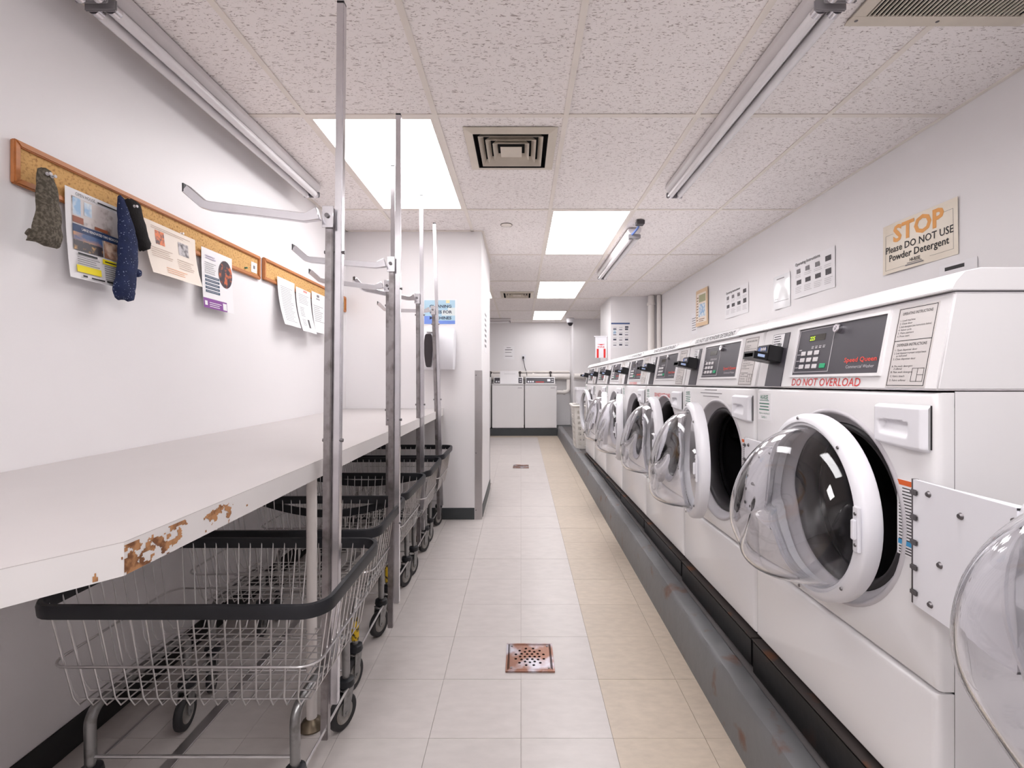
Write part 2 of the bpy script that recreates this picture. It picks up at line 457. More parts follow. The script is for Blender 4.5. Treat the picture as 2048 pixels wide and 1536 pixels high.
# ------------------------------------------------------------------ curb, slab and plinth under the washers
XC0, XC1 = 0.69, 0.785
bb = bm_new()
prof = [(0.688, -0.05), (0.690, 0.0), (0.700, 0.165), (0.710, 0.182), (0.722, 0.186), (0.775, 0.184), (0.786, 0.176), (0.788, -0.05)]
rng = random.Random(3)
rows = []
ny = 220
for i in range(ny+1):
    y = YF + (9.12-YF)*i/ny
    ring = []
    for k, (x, z) in enumerate(prof):
        j = 0.0028 if 0 < k < 7 and z > 0.1 else 0.0
        ring.append(bb.verts.new((x + rng.uniform(-j, j), y, z + rng.uniform(-j, j)*0.6 + zf(y))))
    rows.append(ring)
for A, B in zip(rows[:-1], rows[1:]):
    for k in range(len(prof)): bb.faces.new((A[k], A[(k+1) % len(prof)], B[(k+1) % len(prof)], B[k]))
bb.faces.new(rows[0]); bb.faces.new(rows[-1][::-1])
tag(obj('concrete_curb', bb, CURB, smooth=True, angle=35), 'chipped grey painted concrete curb edging the washer platform', 'curb', kind='structure')
bb = bm_new(); v = box(bb, 0.789, XR, YF, 9.12, -0.1, 0.172)
for q in v: q.co.z += zf(q.co.y)
tag(obj('floor_platform', bb, M('grey_slab', (98, 94, 94), 0.6, var=0.15, scale=6, bump=0.3)), 'grey concrete slab behind the curb', 'platform', kind='structure')
bb = bm_new(); v = box(bb, -2.6, XR, 9.12, YB, -0.05, 0.135)
for q in v: q.co.z += zf(9.12)
tag(obj('floor_plinth', bb, BASEB, bevel=0.006), 'dark grey raised base under the dryers', 'platform', kind='structure')

WZ, WX, WY0, PITCH, WW = 0.312, 0.812, 0.937, 0.73, 0.722      # washer bottom, front plane, first near side, spacing, width
for i in range(7):
    t = thing('washer_plinth', ['', ''][0] or 'black rust-edged steel plinth under the %s washer of the row' % ['first and largest-looking', 'second', 'third', 'fourth', 'fifth', 'sixth', 'seventh and last'][i],
              'plinth', (0, WY0 + i*PITCH, 0), group='black washer plinths')
    bb = bm_new(); zb = zf(WY0+i*PITCH)+0.174
    box(bb, 0.802, 1.46, 0.001, PITCH-0.003, max(zb, 0.16)+0.012, 0.288); obj('base', bb, PLINTH, t, bevel=0.006)
    bb = bm_new(); box(bb, 0.799, 0.86, 0.004, PITCH-0.006, 0.2885, 0.294)
    obj('ledge', bb, LEDGE, t, bevel=0.001, seg=1)
    for yy in (0.08, 0.62):
        bb = bm_new(); lathe(bb, [(0, 0), (0.022, 0), (0.022, 0.008), (0.012, 0.010), (0.012, 0.021), (0, 0.021)], (0.90, yy, 0.2885), Z, 12); obj('levelling_foot', bb, GREYMETAL, t)

# ------------------------------------------------------------------ washer (local: x into the machine, y along the row away from the door, z up)
R_, U_ = -Y, Z                    # reading direction on the washer fronts
CB, CT = 0.852, 1.042             # console bottom / top of its sloping face
SL = 0.036                        # how far the console leans back
cu = Vector((SL, 0, CT-CB)).normalized()
PYC, PZC, DISH, GAS = 0.318, 0.553, 0.246, 0.212

def front_panel(z0, z1, hole):
    """pressed panel with rolled edges; hole = (y, z, r) or None"""
    bb = bm_new(); n = 16
    per = [(WW*i/n, z0) for i in range(n)] + [(WW, z0+(z1-z0)*i/n) for i in range(n)] + [(WW*(1-i/n), z1) for i in range(n)] + [(0, z1-(z1-z0)*i/n) for i in range(n)]
    r = 0.014
    prof = [(r, 0.0), (r*0.5, 0.0018), (r*0.15, 0.0065), (0.0, r), (0.0, 0.034)]
    rings = []
    for ins, x in prof:
        rings.append([bb.verts.new((x, min(max(y, ins), WW-ins), min(max(z, z0+ins*0.6), z1-ins*0.6))) for y, z in per])
    k = len(per)
    for A, B in zip(rings[:-1], rings[1:]):
        for i in range(k):
            try: bb.faces.new((A[i], A[(i+1)%k], B[(i+1)%k], B[i]))
            except ValueError: pass
    if hole:
        hy, hz, hr = hole
        inner = []
        for y, z in per:
            a = math.atan2(z-hz, y-hy); inner.append(bb.verts.new((0, hy+hr*math.cos(a), hz+hr*math.sin(a))))
        for i in range(k): bb.faces.new((rings[0][i], rings[0][(i+1)%k], inner[(i+1)%k], inner[i]))
    else:
        bb.faces.new(rings[0])
    bmesh.ops.remove_doubles(bb, verts=bb.verts[:], dist=1e-5)
    return bb

def door_parts(parent):
    """open door, hinge line at the origin, the bowl side facing -x, the door lying along -y"""
    dc = -0.43; RO = 0.238
    bb = bm_new()
    lathe(bb, [(0.203, 0.030), (RO-0.004, 0.034), (RO, 0.028), (RO, 0.004), (RO-0.003, -0.004), (RO-0.014, -0.011), (0.216, -0.013), (0.212, -0.008), (0.207, -0.008), (0.203, -0.002)],
          (-0.013, dc, 0), X, 72, close=True)
    d = obj('door', bb, PLASTIC, parent, smooth=True, angle=50)
    d['label'] = 'open round door ring with a clear bowl'
    # bowl
    bb = bm_new(); seg = 64
    prof = [(0.2035, 0.0, -0.004, 0.0), (0.2025, 0.0, 0.014, 0.0), (0.200, -0.001, 0.040, -0.03), (0.195, -0.003, 0.072, -0.08), (0.185, -0.006, 0.104, -0.14),
            (0.169, -0.010, 0.132, -0.19), (0.146, -0.014, 0.152, -0.22), (0.115, -0.018, 0.164, -0.23), (0.076, -0.021, 0.169, -0.23), (0.036, -0.023, 0.170, -0.23)]
    rings = []
    for (r, zc, dep, ti) in prof:
        ring = []
        for k in range(seg):
            a = 2*math.pi*k/seg
            yy, zz = r*math.cos(a), r*math.sin(a)
            # pressed hollow on the hinge side and a flattened foot
            e = max(0.0, dep)/0.170
            dent = 0.030*e*math.exp(-(((a-2.6)/0.55)**2)) + 0.018*e*math.exp(-(((a-5.3)/0.35)**2))
            flat = 1 - 0.06*e*max(0.0, -math.sin(a))**6
            ring.append(bb.verts.new((-0.013-0.88*(dep + ti*zz - ti*0.45*yy - dent*0.8), dc + yy*(1-dent*2.2), (zc+zz)*flat)))
        rings.append(ring)
    for A, B in zip(rings[:-1], rings[1:]):
        for k in range(seg): bb.faces.new((A[k], A[(k+1)%seg], B[(k+1)%seg], B[k]))
    cv = bb.verts.new((-0.163, dc, -0.024))
    for k in range(seg): bb.faces.new((rings[-1][k], rings[-1][(k+1)%seg], cv))
    bmesh.ops.recalc_face_normals(bb, faces=bb.faces[:])
    bw = obj('glass_bowl', bb, GLASS, d, smooth=True, angle=80)
    s = bw.modifiers.new('subdiv', 'SUBSURF'); s.levels = 1; s.render_levels = 1
    s = bw.modifiers.new('thickness', 'SOLIDIFY'); s.thickness = 0.006; s.offset = -1
    # arm: hollow wedge from the hinge to the ring
    bb = bm_new()
    h0, h1 = 0.125, 0.128
    yF = -0.235
    O = [(-0.004, 0.0, -h0), (-0.004, 0.0, h0), (-0.024, yF, h1), (-0.024, yF, -h1)]
    I = [(0.004, 0.0, -h0), (0.004, 0.0, h0), (-0.012, yF, h1), (-0.012, yF, -h1)]
    ov = [bb.verts.new(p) for p in O]; iv = [bb.verts.new(p) for p in I]
    bb.faces.new(ov); bb.faces.new(iv[::-1])
    for i in range(4): bb.faces.new((ov[i], ov[(i+1)%4], iv[(i+1)%4], iv[i]))
    for sgn in (1, -1):      # flanges
        p = [(-0.004, -0.006, sgn*h0), (-0.024, yF, sgn*h1), (0.016, yF, sgn*(h1-0.004)), (0.002, -0.006, sgn*(h0-0.003))]
        q = [(x, y, z - sgn*0.004) for x, y, z in p]
        pv = [bb.verts.new(c) for c in p]; qv = [bb.verts.new(c) for c in q]
        bb.faces.new(pv); bb.faces.new(qv[::-1])
        for i in range(4): bb.faces.new((pv[i], pv[(i+1)%4], qv[(i+1)%4], qv[i]))
    obj('hinge_plate', bb, PLASTIC, d)
    bb = bm_new(); tube(bb, [(0.003, 0.004, -h0), (0.003, 0.004, h0)], 0.006, 10); obj('hinge_pin', bb, GREYMETAL, d, smooth=True)
    for k in range(5):
        bb = bm_new(); zz = -0.1 + 0.05*k
        box(bb, -0.0095, -0.0045, -0.016, 0.004, zz-0.006, zz+0.006); obj('hinge_lug', bb, GREYMETAL, d, bevel=0.003)
    for yy, zz in ((-0.045, 0.105), (-0.125, 0.085), (-0.075, -0.02), (-0.05, -0.105)):
        bb = bm_new(); lathe(bb, [(0, -0.0045), (0.004, -0.004), (0.0065, 0.0)], (-0.0045+yy*0.086, yy, zz), X, 12); obj('screw', bb, GREYMETAL, d, smooth=True)
    for a in (0.5, 1.45, 2.3, 3.9, 4.8):
        bb = bm_new(); lathe(bb, [(0, -0.0155), (0.0035, -0.015), (0.0045, -0.0125)], (-0.013, dc+0.2255*math.cos(a), 0.2255*math.sin(a)), X, 10); obj('screw', bb, GREYMETAL, d, smooth=True)
    # strike on the free side
    bb = bm_new(); box(bb, -0.032, -0.025, dc-0.234, dc-0.214, -0.05, 0.05); obj('strike_plate', bb, PLASTIC, d, bevel=0.002)
    bb = bm_new(); box(bb, -0.040, -0.032, dc-0.230, dc-0.219, -0.022, 0.022); lk = obj('strike', bb, PLASTIC, d, bevel=0.002)
    for zz in (-0.034, 0.034):
        bb = bm_new(); lathe(bb, [(0, -0.0215), (0.0035, -0.021), (0.0045, -0.0185)], (-0.013, dc-0.224, zz), X, 10); obj('screw', bb, GREYMETAL, d, smooth=True)
    return d

CO = Vector((0.0, WW, CB))        # reading origin of the console face: far bottom corner

def make_washer():
    t = thing('washing_machine', 'x', 'washing machine', group='front-load washers')
    bb = bm_new()
    # cabinet: open-fronted shell
    x0, x1 = 0.035, 0.66
    v = box(bb, x0, x1, 0.0, WW, 0.0, CB-0.002)
    bb.faces.ensure_lookup_table()
    fr = [f for f in bb.faces if all(abs(q.co.x-x0) < 1e-6 for q in f.verts)]
    bmesh.ops.delete(bb, geom=fr, context='FACES_ONLY')
    obj('cabinet', bb, ENAMEL, t)
    obj('upper_front_panel', front_panel(0.263, CB-0.004, (PYC, PZC, DISH)), ENAMEL, t, smooth=True, angle=35)
    obj('lower_front_panel', front_panel(0.0, 0.258, None), ENAMEL, t, smooth=True, angle=35)
    # dish around the opening, gasket, drum
    bb = bm_new()
    lathe(bb, [(DISH+0.001, -0.0002), (DISH-0.003, -0.004), (DISH-0.008, -0.004), (DISH-0.013, 0.003), (GAS+0.008, 0.022), (GAS, 0.026), (GAS, 0.05)], (0, PYC, PZC), X, 64)
    obj('porthole_trim', bb, GREYPL, t, smooth=True, angle=60)
    bb = bm_new()
    lathe(bb, [(GAS, 0.030), (GAS-0.006, 0.022), (GAS-0.014, 0.022), (GAS-0.022, 0.034), (GAS-0.030, 0.060), (GAS-0.018, 0.085), (GAS-0.008, 0.09)], (0, PYC, PZC), X, 64)
    obj('door_gasket', bb, GASKET, t, smooth=True, angle=60)
    bb = bm_new()
    lathe(bb, [(0.186, 0.084), (0.19, 0.10), (0.235, 0.12), (0.245, 0.14), (0.245, 0.46), (0.22, 0.485), (0, 0.49)], (0, PYC, PZC), X, 48)
    for k in range(3):          # lifters
        a = 2*math.pi*k/3 + 0.4
        c, s = math.cos(a), math.sin(a)
        for sg in (0,):
            prism(bb, [(-0.03, 0.243), (0.03, 0.243), (0.012, 0.195), (-0.012, 0.195)], (0.15, PYC, PZC), Vector((0, -s, c)), Vector((0, c, s)), 0, -0.30)
    obj('drum', bb, DRUM, t, smooth=True, angle=40)
    # console housing: sloping front, closed sides and back, top cap with a rounded nose
    bb = bm_new()
    prism(bb, [(0.0, CB), (0.66, CB), (0.66, CT+0.004), (SL, CT+0.004), (SL-0.0008, CT)], (0, WW, 0), X, Z, 0, WW)
    obj('console_housing', bb, ENAMEL, t, bevel=0.006, seg=3)
    bb = bm_new()
    prism(bb, [(SL-0.008, CT+0.006), (0.665, CT+0.006), (0.665, 1.093), (0.085, 1.093), (SL+0.016, 1.086), (SL-0.002, 1.066), (SL-0.010, 1.05)], (0, WW+0.002, 0), X, Z, 0, WW+0.004)
    obj('top_cap', bb, ENAMEL, t, bevel=0.010, seg=3)
    # control panel (far-left origin of reading)
    a0, a1, b0, b1 = 0.212, 0.562, 0.038, 0.176
    bb = bm_new()
    e = 0.007
    for (p, q, r, s) in ((a0-e, a1+e, b0-e, b0), (a0-e, a1+e, b1, b1+e), (a0-e, a0, b0, b1), (a1, a1+e, b0, b1)): obox(bb, CO, R_, cu, p, q, r, s, -0.001, 0.006)
    obj('panel_surround', bb, ENAMEL, t)
    bb = bm_new(); obox(bb, CO, R_, cu, a0, a1, b0, b1, -0.001, 0.002)
    cp = obj('control_panel', bb, PANELGREY, t)
    def dec(nm, mat, rects, c0=0.002, c1=0.0028):
        bb = bm_new()
        for (p, q, r, s) in rects: obox(bb, CO, R_, cu, p, q, r, s, c0, c1)
        return obj(nm, bb, mat, cp)
    k0, k1, l0, l1 = a0+0.004, a0+0.165, b0+0.008, b0+0.134
    w = 0.0016
    dec('panel_outline', GREYPL, ((k0, k1, l0, l0+w), (k0, k1, l1-w, l1), (k0, k0+w, l0+w, l1-w), (k1-w, k1, l0+w, l1-w)))
    dec('display', M('display_window', (52, 48, 40), 0.2), ((a0+0.056, a0+0.128, b0+0.098, b0+0.116),))
    for r in range(3):
        for c in range(3):
            p = a0+0.030+c*0.031; q = b0+0.018+r*0.0195
            bb = bm_new(); obox(bb, CO, R_, cu, p, p+0.021, q, q+0.0125, 0.002, 0.0045); obj('keypad_button', bb, M('button_white', (220, 216, 218), 0.4), cp, bevel=0.001, seg=1)
    bb = bm_new(); obox(bb, CO, R_, cu, a0+0.126, a0+0.150, b0+0.018, b0+0.031, 0.002, 0.0045); obj('start_button', bb, M('button_green', (40, 172, 120), 0.4), cp, bevel=0.001, seg=1)
    rects = []
    for c in range(4): rects.append((a0+0.074+c*0.017, a0+0.083+c*0.017, b0+0.076, b0+0.079)); rects.append((a0+0.074+c*0.017, a0+0.084+c*0.017, b0+0.081, b0+0.083))
    rects += [(a0+0.016, a0+0.028, b0+0.073, b0+0.076), (a0+0.010, a0+0.024, b0+0.060, b0+0.062), (a0+0.010, a0+0.024, b0+0.041, b0+0.043), (a0+0.010, a0+0.024, b0+0.021, b0+0.023)]
    dec('panel_legend', GREYPL, rects)
    bb = bm_new(); lathe(bb, [(0.012, 0.0), (0.012, 0.010), (0.010, 0.012), (0.006, 0.012), (0.005, 0.009), (0, 0.009)], CO + R_*(a0+0.182) + cu*(b0+0.122) + R_.cross(cu)*0.002, R_.cross(cu), 20)
    obj('key_lock', bb, CHROME, cp, smooth=True)
    bb = bm_new(); otext(bb, 'Speed Queen', 0.0165, CO, R_, cu, a1-0.012, b0+0.030, 0.0028, 'RIGHT', bold=0.012, width=0.112); obj('maker_lettering', bb, M('logo_red', (236, 74, 56), 0.4), cp)
    bb = bm_new(); otext(bb, 'Commercial Washer', 0.0115, CO, R_, cu, a1-0.018, b0+0.014, 0.0028, 'RIGHT'); obj('caption_lettering', bb, GREYPL, cp)
    # instruction plate
    bb = bm_new(); obox(bb, CO, R_, cu, 0.588, 0.692, 0.006, 0.184, -0.001, 0.0012)
    ip = obj('instruction_plate', bb, M('plate_grey', (206, 200, 198), 0.4, var=0.02), t)
    p0, q0 = 0.588, 0.006
    bb = bm_new()
    for (a, c, r, s) in ((0.003, 0.101, 0.003, 0.0042), (0.003, 0.101, 0.1738, 0.175), (0.003, 0.0042, 0.0042, 0.1738), (0.0998, 0.101, 0.0042, 0.1738), (0.004, 0.100, 0.102, 0.1032),
                         (0.066, 0.096, 0.012, 0.0128), (0.066, 0.096, 0.040, 0.0408), (0.066, 0.0668, 0.0128, 0.04), (0.0952, 0.096, 0.0128, 0.04), (0.080, 0.0808, 0.0128, 0.04), (0.0808, 0.0952, 0.026, 0.0268)):
        obox(bb, CO, R_, cu, p0+a, p0+c, q0+r, q0+s, 0.0012, 0.0016)
    obj('plate_rule_border', bb, INK, ip)
    bb = bm_new()
    otext(bb, 'OPERATING INSTRUCTIONS', 0.0085, CO, R_, cu, p0+0.052, q0+0.160, 0.0015, 'CENTER', bold=0.01, width=0.078)
    otext(bb, 'DISPENSER INSTRUCTIONS', 0.0085, CO, R_, cu, p0+0.052, q0+0.090, 0.0015, 'CENTER', bold=0.01, width=0.078)
    for s, yy in (('1. Load machine', 0.146), ('2. Close door', 0.139), ('3. Add detergent (see instructions below)', 0.132), ('4. Select cycle', 0.125), ('5. Make payment', 0.118), ('6. Press start', 0.111),
                  ('1. Open dispenser door', 0.080), ('2. Load dispenser in proper compartment', 0.073), ('    as indicated', 0.067), ('3. Close dispenser door', 0.060),
                  ('A. Pre-wash detergent', 0.044), ('    if offered', 0.038), ('B. Main wash detergent', 0.031), ('C. Fabric bleach', 0.022), ('D. Fabric softener', 0.013)):
        otext(bb, s, 0.0062, CO, R_, cu, p0+0.009, q0+yy, 0.0015, width=0.084 if len(s) > 30 else None)
    obj('plate_lettering', bb, INK, ip)
    # card reader
    bb = bm_new(); obox(bb, CO, R_, cu, 0.062, 0.158, 0.004, 0.176, -0.001, 0.003)
    rp = obj('reader_plate', bb, PANELGREY, t)
    bb = bm_new(); obox(bb, CO, R_, cu, 0.066, 0.130, 0.128, 0.174, 0.003, 0.0042); obj('tariff_sticker', bb, PAPER, rp)
    bb = bm_new()
    for k in range(4): obox(bb, CO, R_, cu, 0.072, 0.110+0.004*(k % 2), 0.166-0.008*k, 0.1685-0.008*k, 0.0042, 0.0046)
    for k in range(6): obox(bb, CO, R_, cu, 0.100+k*0.004, 0.1018+k*0.004, 0.130, 0.143, 0.0042, 0.0046)
    obj('sticker_lettering', bb, INK, rp)
    bb = bm_new(); obox(bb, CO, R_, cu, 0.062, 0.140, 0.078, 0.130, 0.003, 0.050)
    rd = obj('card_reader', bb, BLACKPL, t, bevel=0.003)
    bb = bm_new()
    for (r, s) in ((0.078, 0.084), (0.096, 0.102)): obox(bb, CO, R_, cu, 0.064, 0.138, r, s, 0.050, 0.092)
    obox(bb, CO, R_, cu, 0.064, 0.072, 0.084, 0.096, 0.050, 0.092); obox(bb, CO, R_, cu, 0.130, 0.138, 0.084, 0.096, 0.050, 0.092)
    obj('card_slot', bb, BLACKPL, rd)
    bb = bm_new(); obox(bb, CO, R_, cu, 0.072, 0.126, 0.108, 0.124, 0.0501, 0.0512); obj('blue_card_badge', bb, M('badge_blue', (44, 52, 84), 0.4, rgb2=(70, 110, 190), lo=0.55, hi=0.62, scale=60), rd)
    bb = bm_new()
    for k in range(3): lathe(bb, [(0, 0.0005), (0.0055, 0.0005), (0.0055, 0.0), (0, 0.0)], CO + R_*(0.096+k*0.012) + cu*0.116 + R_.cross(cu)*0.0514, R_.cross(cu), 12)
    obj('badge_dot_print', bb, GREYPL, rd)
    bb = bm_new(); obox(bb, CO, R_, cu, 0.1381, 0.139, 0.086, 0.095, 0.058, 0.080); obj('card_sticker', bb, M('pale_blue_sticker', (176, 196, 232), 0.4), rd)
    # detergent drawer
    bb = bm_new()
    dy0, dy1, dz0, dz1 = 0.014, 0.150, 0.728, 0.822
    na, nb = 44, 40; G = []
    for i in range(na+1):
        col_ = []
        for k in range(nb+1):
            p, q = i/na, k/nb                    # p: along the reading direction, q: up
            base_z = dz0 + 0.008*(1-math.sin(math.pi*min(1, p*1.1)*0.5))
            z = base_z + (dz1-base_z)*q
            ed = min(p, 1-p)*(dy1-dy0); eq = min(q, 1-q)*(dz1-dz0)
            x = -0.017 + 0.012*(max(0, 1-ed/0.008)**2) + 0.012*(max(0, 1-eq/0.008)**2)
            u = (p-0.13)/0.60; top = 0.60 + 0.05*math.sin(math.pi*min(1, max(0, u))); v = (q-0.24)/(top-0.24)
            if 0 < u < 1 and 0 < v < 1:
                e = min(1, u/0.06, (1-u)/0.06)
                x += 0.0145*e*(math.sin(min(1, v*1.05)*math.pi*0.5)**1.3)*(1 if v < 0.93 else (1-v)/0.07)
            col_.append(bb.verts.new((min(x, -0.0012), dy1-(dy1-dy0)*p, z)))
        G.append(col_)
    for i in range(na):
        for k in range(nb): bb.faces.new((G[i][k], G[i+1][k], G[i+1][k+1], G[i][k+1]))
    dr = obj('detergent_drawer', bb, PLASTIC, t, smooth=True, angle=50, recalc=False)
    bb = bm_new(); box(bb, -0.0012, -0.0002, dy0-0.0035, dy0-0.0005, dz0+0.006, dz1); obj('drawer_gap_shade', bb, INK, dr)  # solid black strip, colours in the shade of the gap beside the drawer
    # service sticker
    bb = bm_new(); box(bb, -0.0008, -0.0001, 0.622, 0.706, 0.742, 0.832)
    st = obj('service_sticker', bb, PAPER, t)
    so = Vector((0, 0.706, 0.742))
    bb = bm_new(); otext(bb, 'HI-RISE', 0.020, so, R_, U_, 0.042, 0.070, 0.0011, 'CENTER', bold=0.02, width=0.050)
    obox(bb, so, R_, U_, 0.012, 0.072, 0.065, 0.067, 0.0008, 0.0011); obj('sticker_logo', bb, GREEN, st)
    bb = bm_new()
    for k, (p, q) in enumerate(((0.010, 0.074), (0.014, 0.070), (0.009, 0.073))): obox(bb, so, R_, U_, p, q, 0.054-0.010*k, 0.0575-0.010*k, 0.0008, 0.0011)
    otext(bb, 'Refer to machine #', 0.0085, so, R_, U_, 0.042, 0.021, 0.0011, 'CENTER')
    otext(bb, '56056 1', 0.011, so, R_, U_, 0.042, 0.007, 0.0011, 'CENTER')
    obj('sticker_lettering', bb, GREEN, st)
    # warning label
    wo = Vector((0, 0.098, 0.502))
    bb = bm_new(); obox(bb, wo, R_, U_, 0, 0.060, 0, 0.160, 0.0001, 0.0008); wl = obj('warning_label', bb, PAPER, t)
    bb = bm_new(); obox(bb, wo, R_, U_, 0.001, 0.059, 0.148, 0.159, 0.0008, 0.0012); obj('orange_header', bb, M('warning_orange', (226, 102, 40), 0.5), wl)
    bb = bm_new(); obox(bb, wo, R_, U_, 0.003, 0.057, 0.022, 0.032, 0.0008, 0.0012); obj('blue_band', bb, M('label_blue', (70, 160, 214), 0.5), wl)
    bb = bm_new()
    for k in range(17):
        zz = 0.141 - 0.0068*k
        obox(bb, wo, R_, U_, 0.014 if k < 2 else 0.005, 0.055-0.006*((k*7) % 3), zz, zz+0.0022, 0.0008, 0.0011)
    for k in range(3): obox(bb, wo, R_, U_, 0.005, 0.054, 0.004+0.006*k, 0.0062+0.006*k, 0.0008, 0.0011)
    obj('label_lettering', bb, INK, wl)
    d = door_parts(t); d.location = (-0.018, 0.03, 0.548)
    return t

FRONT_TAGS = []
w0 = make_washer()
PHI = [3, 3, 10, 6, 11, 9, 175]
WLAB = ['white front-load washer showing its side, first in the row, lit 225 display',
        'white front-load washer second in the row, three printed lines above its porthole',
        'white front-load washer third in the row, red overload notice above its porthole',
        'white front-load washer fourth in the row, red notice under its panel',
        'white front-load washer fifth in the row',
        'white front-load washer sixth in the row',
        'white front-load washer at the far end of the row beside the laundry hamper']
washers = [w0] + [copy_tree(w0) for _ in range(6)]
for i, w in enumerate(washers):
    w.location = (WX, WY0 + i*PITCH, WZ); w['label'] = WLAB[i]
    for ch in w.children:
        if ch.name.startswith('door') and not ch.name.startswith('door_g'): ch.rotation_euler = (0, 0, math.radians(-PHI[i])); ch.location.y -= 0.142 if i == 6 else 0.0
def wtext(i, nm, mat, items):
    bb = bm_new()
    for (s, size, O, up, a, b_, al, bold, wid) in items: otext(bb, s, size, O, R_, up, a, b_, 0.0012, al, bold, wid)
    return obj(nm, bb, mat, washers[i])
wtext(0, 'notice_lettering', RED, [('DO NOT OVERLOAD', 0.030, CO, cu, 0.215, 0.007, 'LEFT', 0.0, 0.290)])
wtext(3, 'notice_lettering', RED, [('DO NOT OVERLOAD', 0.026, CO, cu, 0.250, 0.002, 'LEFT', 0.0, 0.230)])
FO = Vector((0, WW, 0))
wtext(2, 'notice_lettering', RED, [('DO NOT OVERLOAD', 0.032, FO, Z, 0.205, 0.785, 'LEFT', 0.008, 0.300)])
bb = bm_new()
for k, (a, c) in enumerate(((0.27, 0.40), (0.22, 0.45), (0.25, 0.42))): obox(bb, FO, R_, Z, a, c, 0.835-0.014*k, 0.838-0.014*k, 0.0001, 0.0006)
obj('notice_lettering', bb, GREYINK, washers[1])
capO = Vector((SL-0.0105, WW, 1.045)); 
for i in (1, 2, 3):
    bb = bm_new(); u2 = Vector((0.012, 0, 0.036)).normalized()
    obox(bb, capO + X*0.0005, R_, u2, 0.06, 0.52, 0.004, 0.034, -0.012, 0.0012); s = obj('detergent_notice', bb, PAPER, washers[i])
    bb = bm_new(); otext(bb, 'DO NOT USE POWDER DETERGENT', 0.026, capO + X*0.0005, R_, u2, 0.29, 0.010, 0.0018, 'CENTER', 0.006, 0.42); obj('notice_lettering', bb, INK, s)
# lit figures on the first washer
bb = bm_new(); otext(bb, '225', 0.016, CO, R_, cu, 0.212+0.060, 0.038+0.1005, 0.0032, 'LEFT', 0.01)
obj('display_figures', bb, glow('display_green', (0.55, 0.85, 0.05), 1.6), washers[0])

# ------------------------------------------------------------------ folding table (follows the floor's slope a little)
def zt(y): return 0.931 + 0.0135*(y - 1.342)
XT = -0.64
tbl = thing('folding_table', 'long white laminate folding table with a chipped edge along the wall', 'table', (0, 0, 0))
outline = [(XL+0.002, 0.30), (-0.99, 0.30), (XT, 0.774), (XT, YP0-0.004), (XL+0.002, YP0-0.004)]
bb = bm_new()
A = [bb.verts.new((x, y, zt(y)-0.0012)) for x, y in outline]; B = [bb.verts.new((x, y, zt(y))) for x, y in outline]
bb.faces.new(B); bb.faces.new(A[::-1])
for i in range(5): bb.faces.new((A[i], A[(i+1)%5], B[(i+1)%5], B[i]))
obj('laminate_top', bb, LAMINATE, tbl)
bb = bm_new()
A = [bb.verts.new((x, y, zt(y)-0.055)) for x, y in outline]; B = [bb.verts.new((x, y, zt(y)-0.0012)) for x, y in outline]
bb.faces.new(B); bb.faces.new(A[::-1])
for i in range(5): bb.faces.new((A[i], A[(i+1)%5], B[(i+1)%5], B[i]))
obj('painted_edge', bb, EDGEPAINT, tbl)
# chips in the edge paint: shallow ragged flakes of bare board
from mathutils import noise
def chips(O, r, length, dens, name):
    bb = bm_new(); cs = 0.0022; n = r.cross(Z)
    nx_, nz_ = int(length/cs), int(0.050/cs)
    def on(i, k):
        a, b_ = (i+0.5)*cs, (k+0.5)*cs
        v = noise.noise(Vector((a*20, b_*34, 3.1))) + 0.45*noise.noise(Vector((a*75, b_*95, 1.7))) + 0.25*noise.noise(Vector((a*190, b_*230, 5.7)))
        return v > dens(a, b_/0.050)
    zb = lambda a: zt(O.y + r.y*a) - 0.0545
    for i in range(nx_):
        for k in range(nz_):
            if on(i, k):
                q = [(i*cs, k*cs), ((i+1)*cs, k*cs), ((i+1)*cs, (k+1)*cs), (i*cs, (k+1)*cs)]
                bb.faces.new([bb.verts.new(O + r*a + Z*(b_ + zb(a)) + n*0.0005) for a, b_ in q])
    bmesh.ops.remove_doubles(bb, verts=bb.verts[:], dist=1e-5)
    o = obj(name, bb, CHIPWOOD, tbl, recalc=False); o['kind'] = 'stuff'
def d_side(a, v):          # sparse along the edge, thick at the corner
    t = -0.04 + 1.2*max(0, a-0.085)
    if a > 0.10: t += 0.5*(0.70-v if v < 0.70 else 0)
    if a > 0.42: t = 0.9
    return t
chips(Vector((XT, 0.774, 0)), Y, 0.50, d_side, 'chipped_edge_print')
e_dir = Vector((-0.99-XT, 0.30-0.774, 0)).normalized()
chips(Vector((XT, 0.774, 0)) + e_dir*0.05, -e_dir, 0.05, lambda a, v: 0.15 + (0.05-a)*14, 'chipped_corner_print')
for (x, y) in ((-0.715, 1.64), (-0.74, 3.46)):
    bb = bm_new(); z0, z1 = zf(y), zt(y)-0.055
    lathe(bb, [(0.017, z0+0.004), (0.017, z1)], (x, y, 0), Z, 18); lg = obj('leg', bb, PIPE, tbl, smooth=True)
    bb = bm_new(); lathe(bb, [(0, z0), (0.040, z0), (0.042, z0+0.006), (0.034, z0+0.016), (0.030, z0+0.024), (0.020, z0+0.030), (0.0172, z0+0.034)], (x, y, 0), Z, 20); obj('floor_flange', bb, M('tarnished_brass', (120, 108, 92), 0.4, metal=0.8, var=0.2, scale=30), lg, smooth=True)
bb = bm_new(); v = box(bb, XL+0.002, XL+0.032, 0.32, YP0-0.01, 0, 0.05)
for q in v: q.co.z += zt(q.co.y)-0.1055
obj('wall_cleat', bb, EDGEPAINT, tbl)

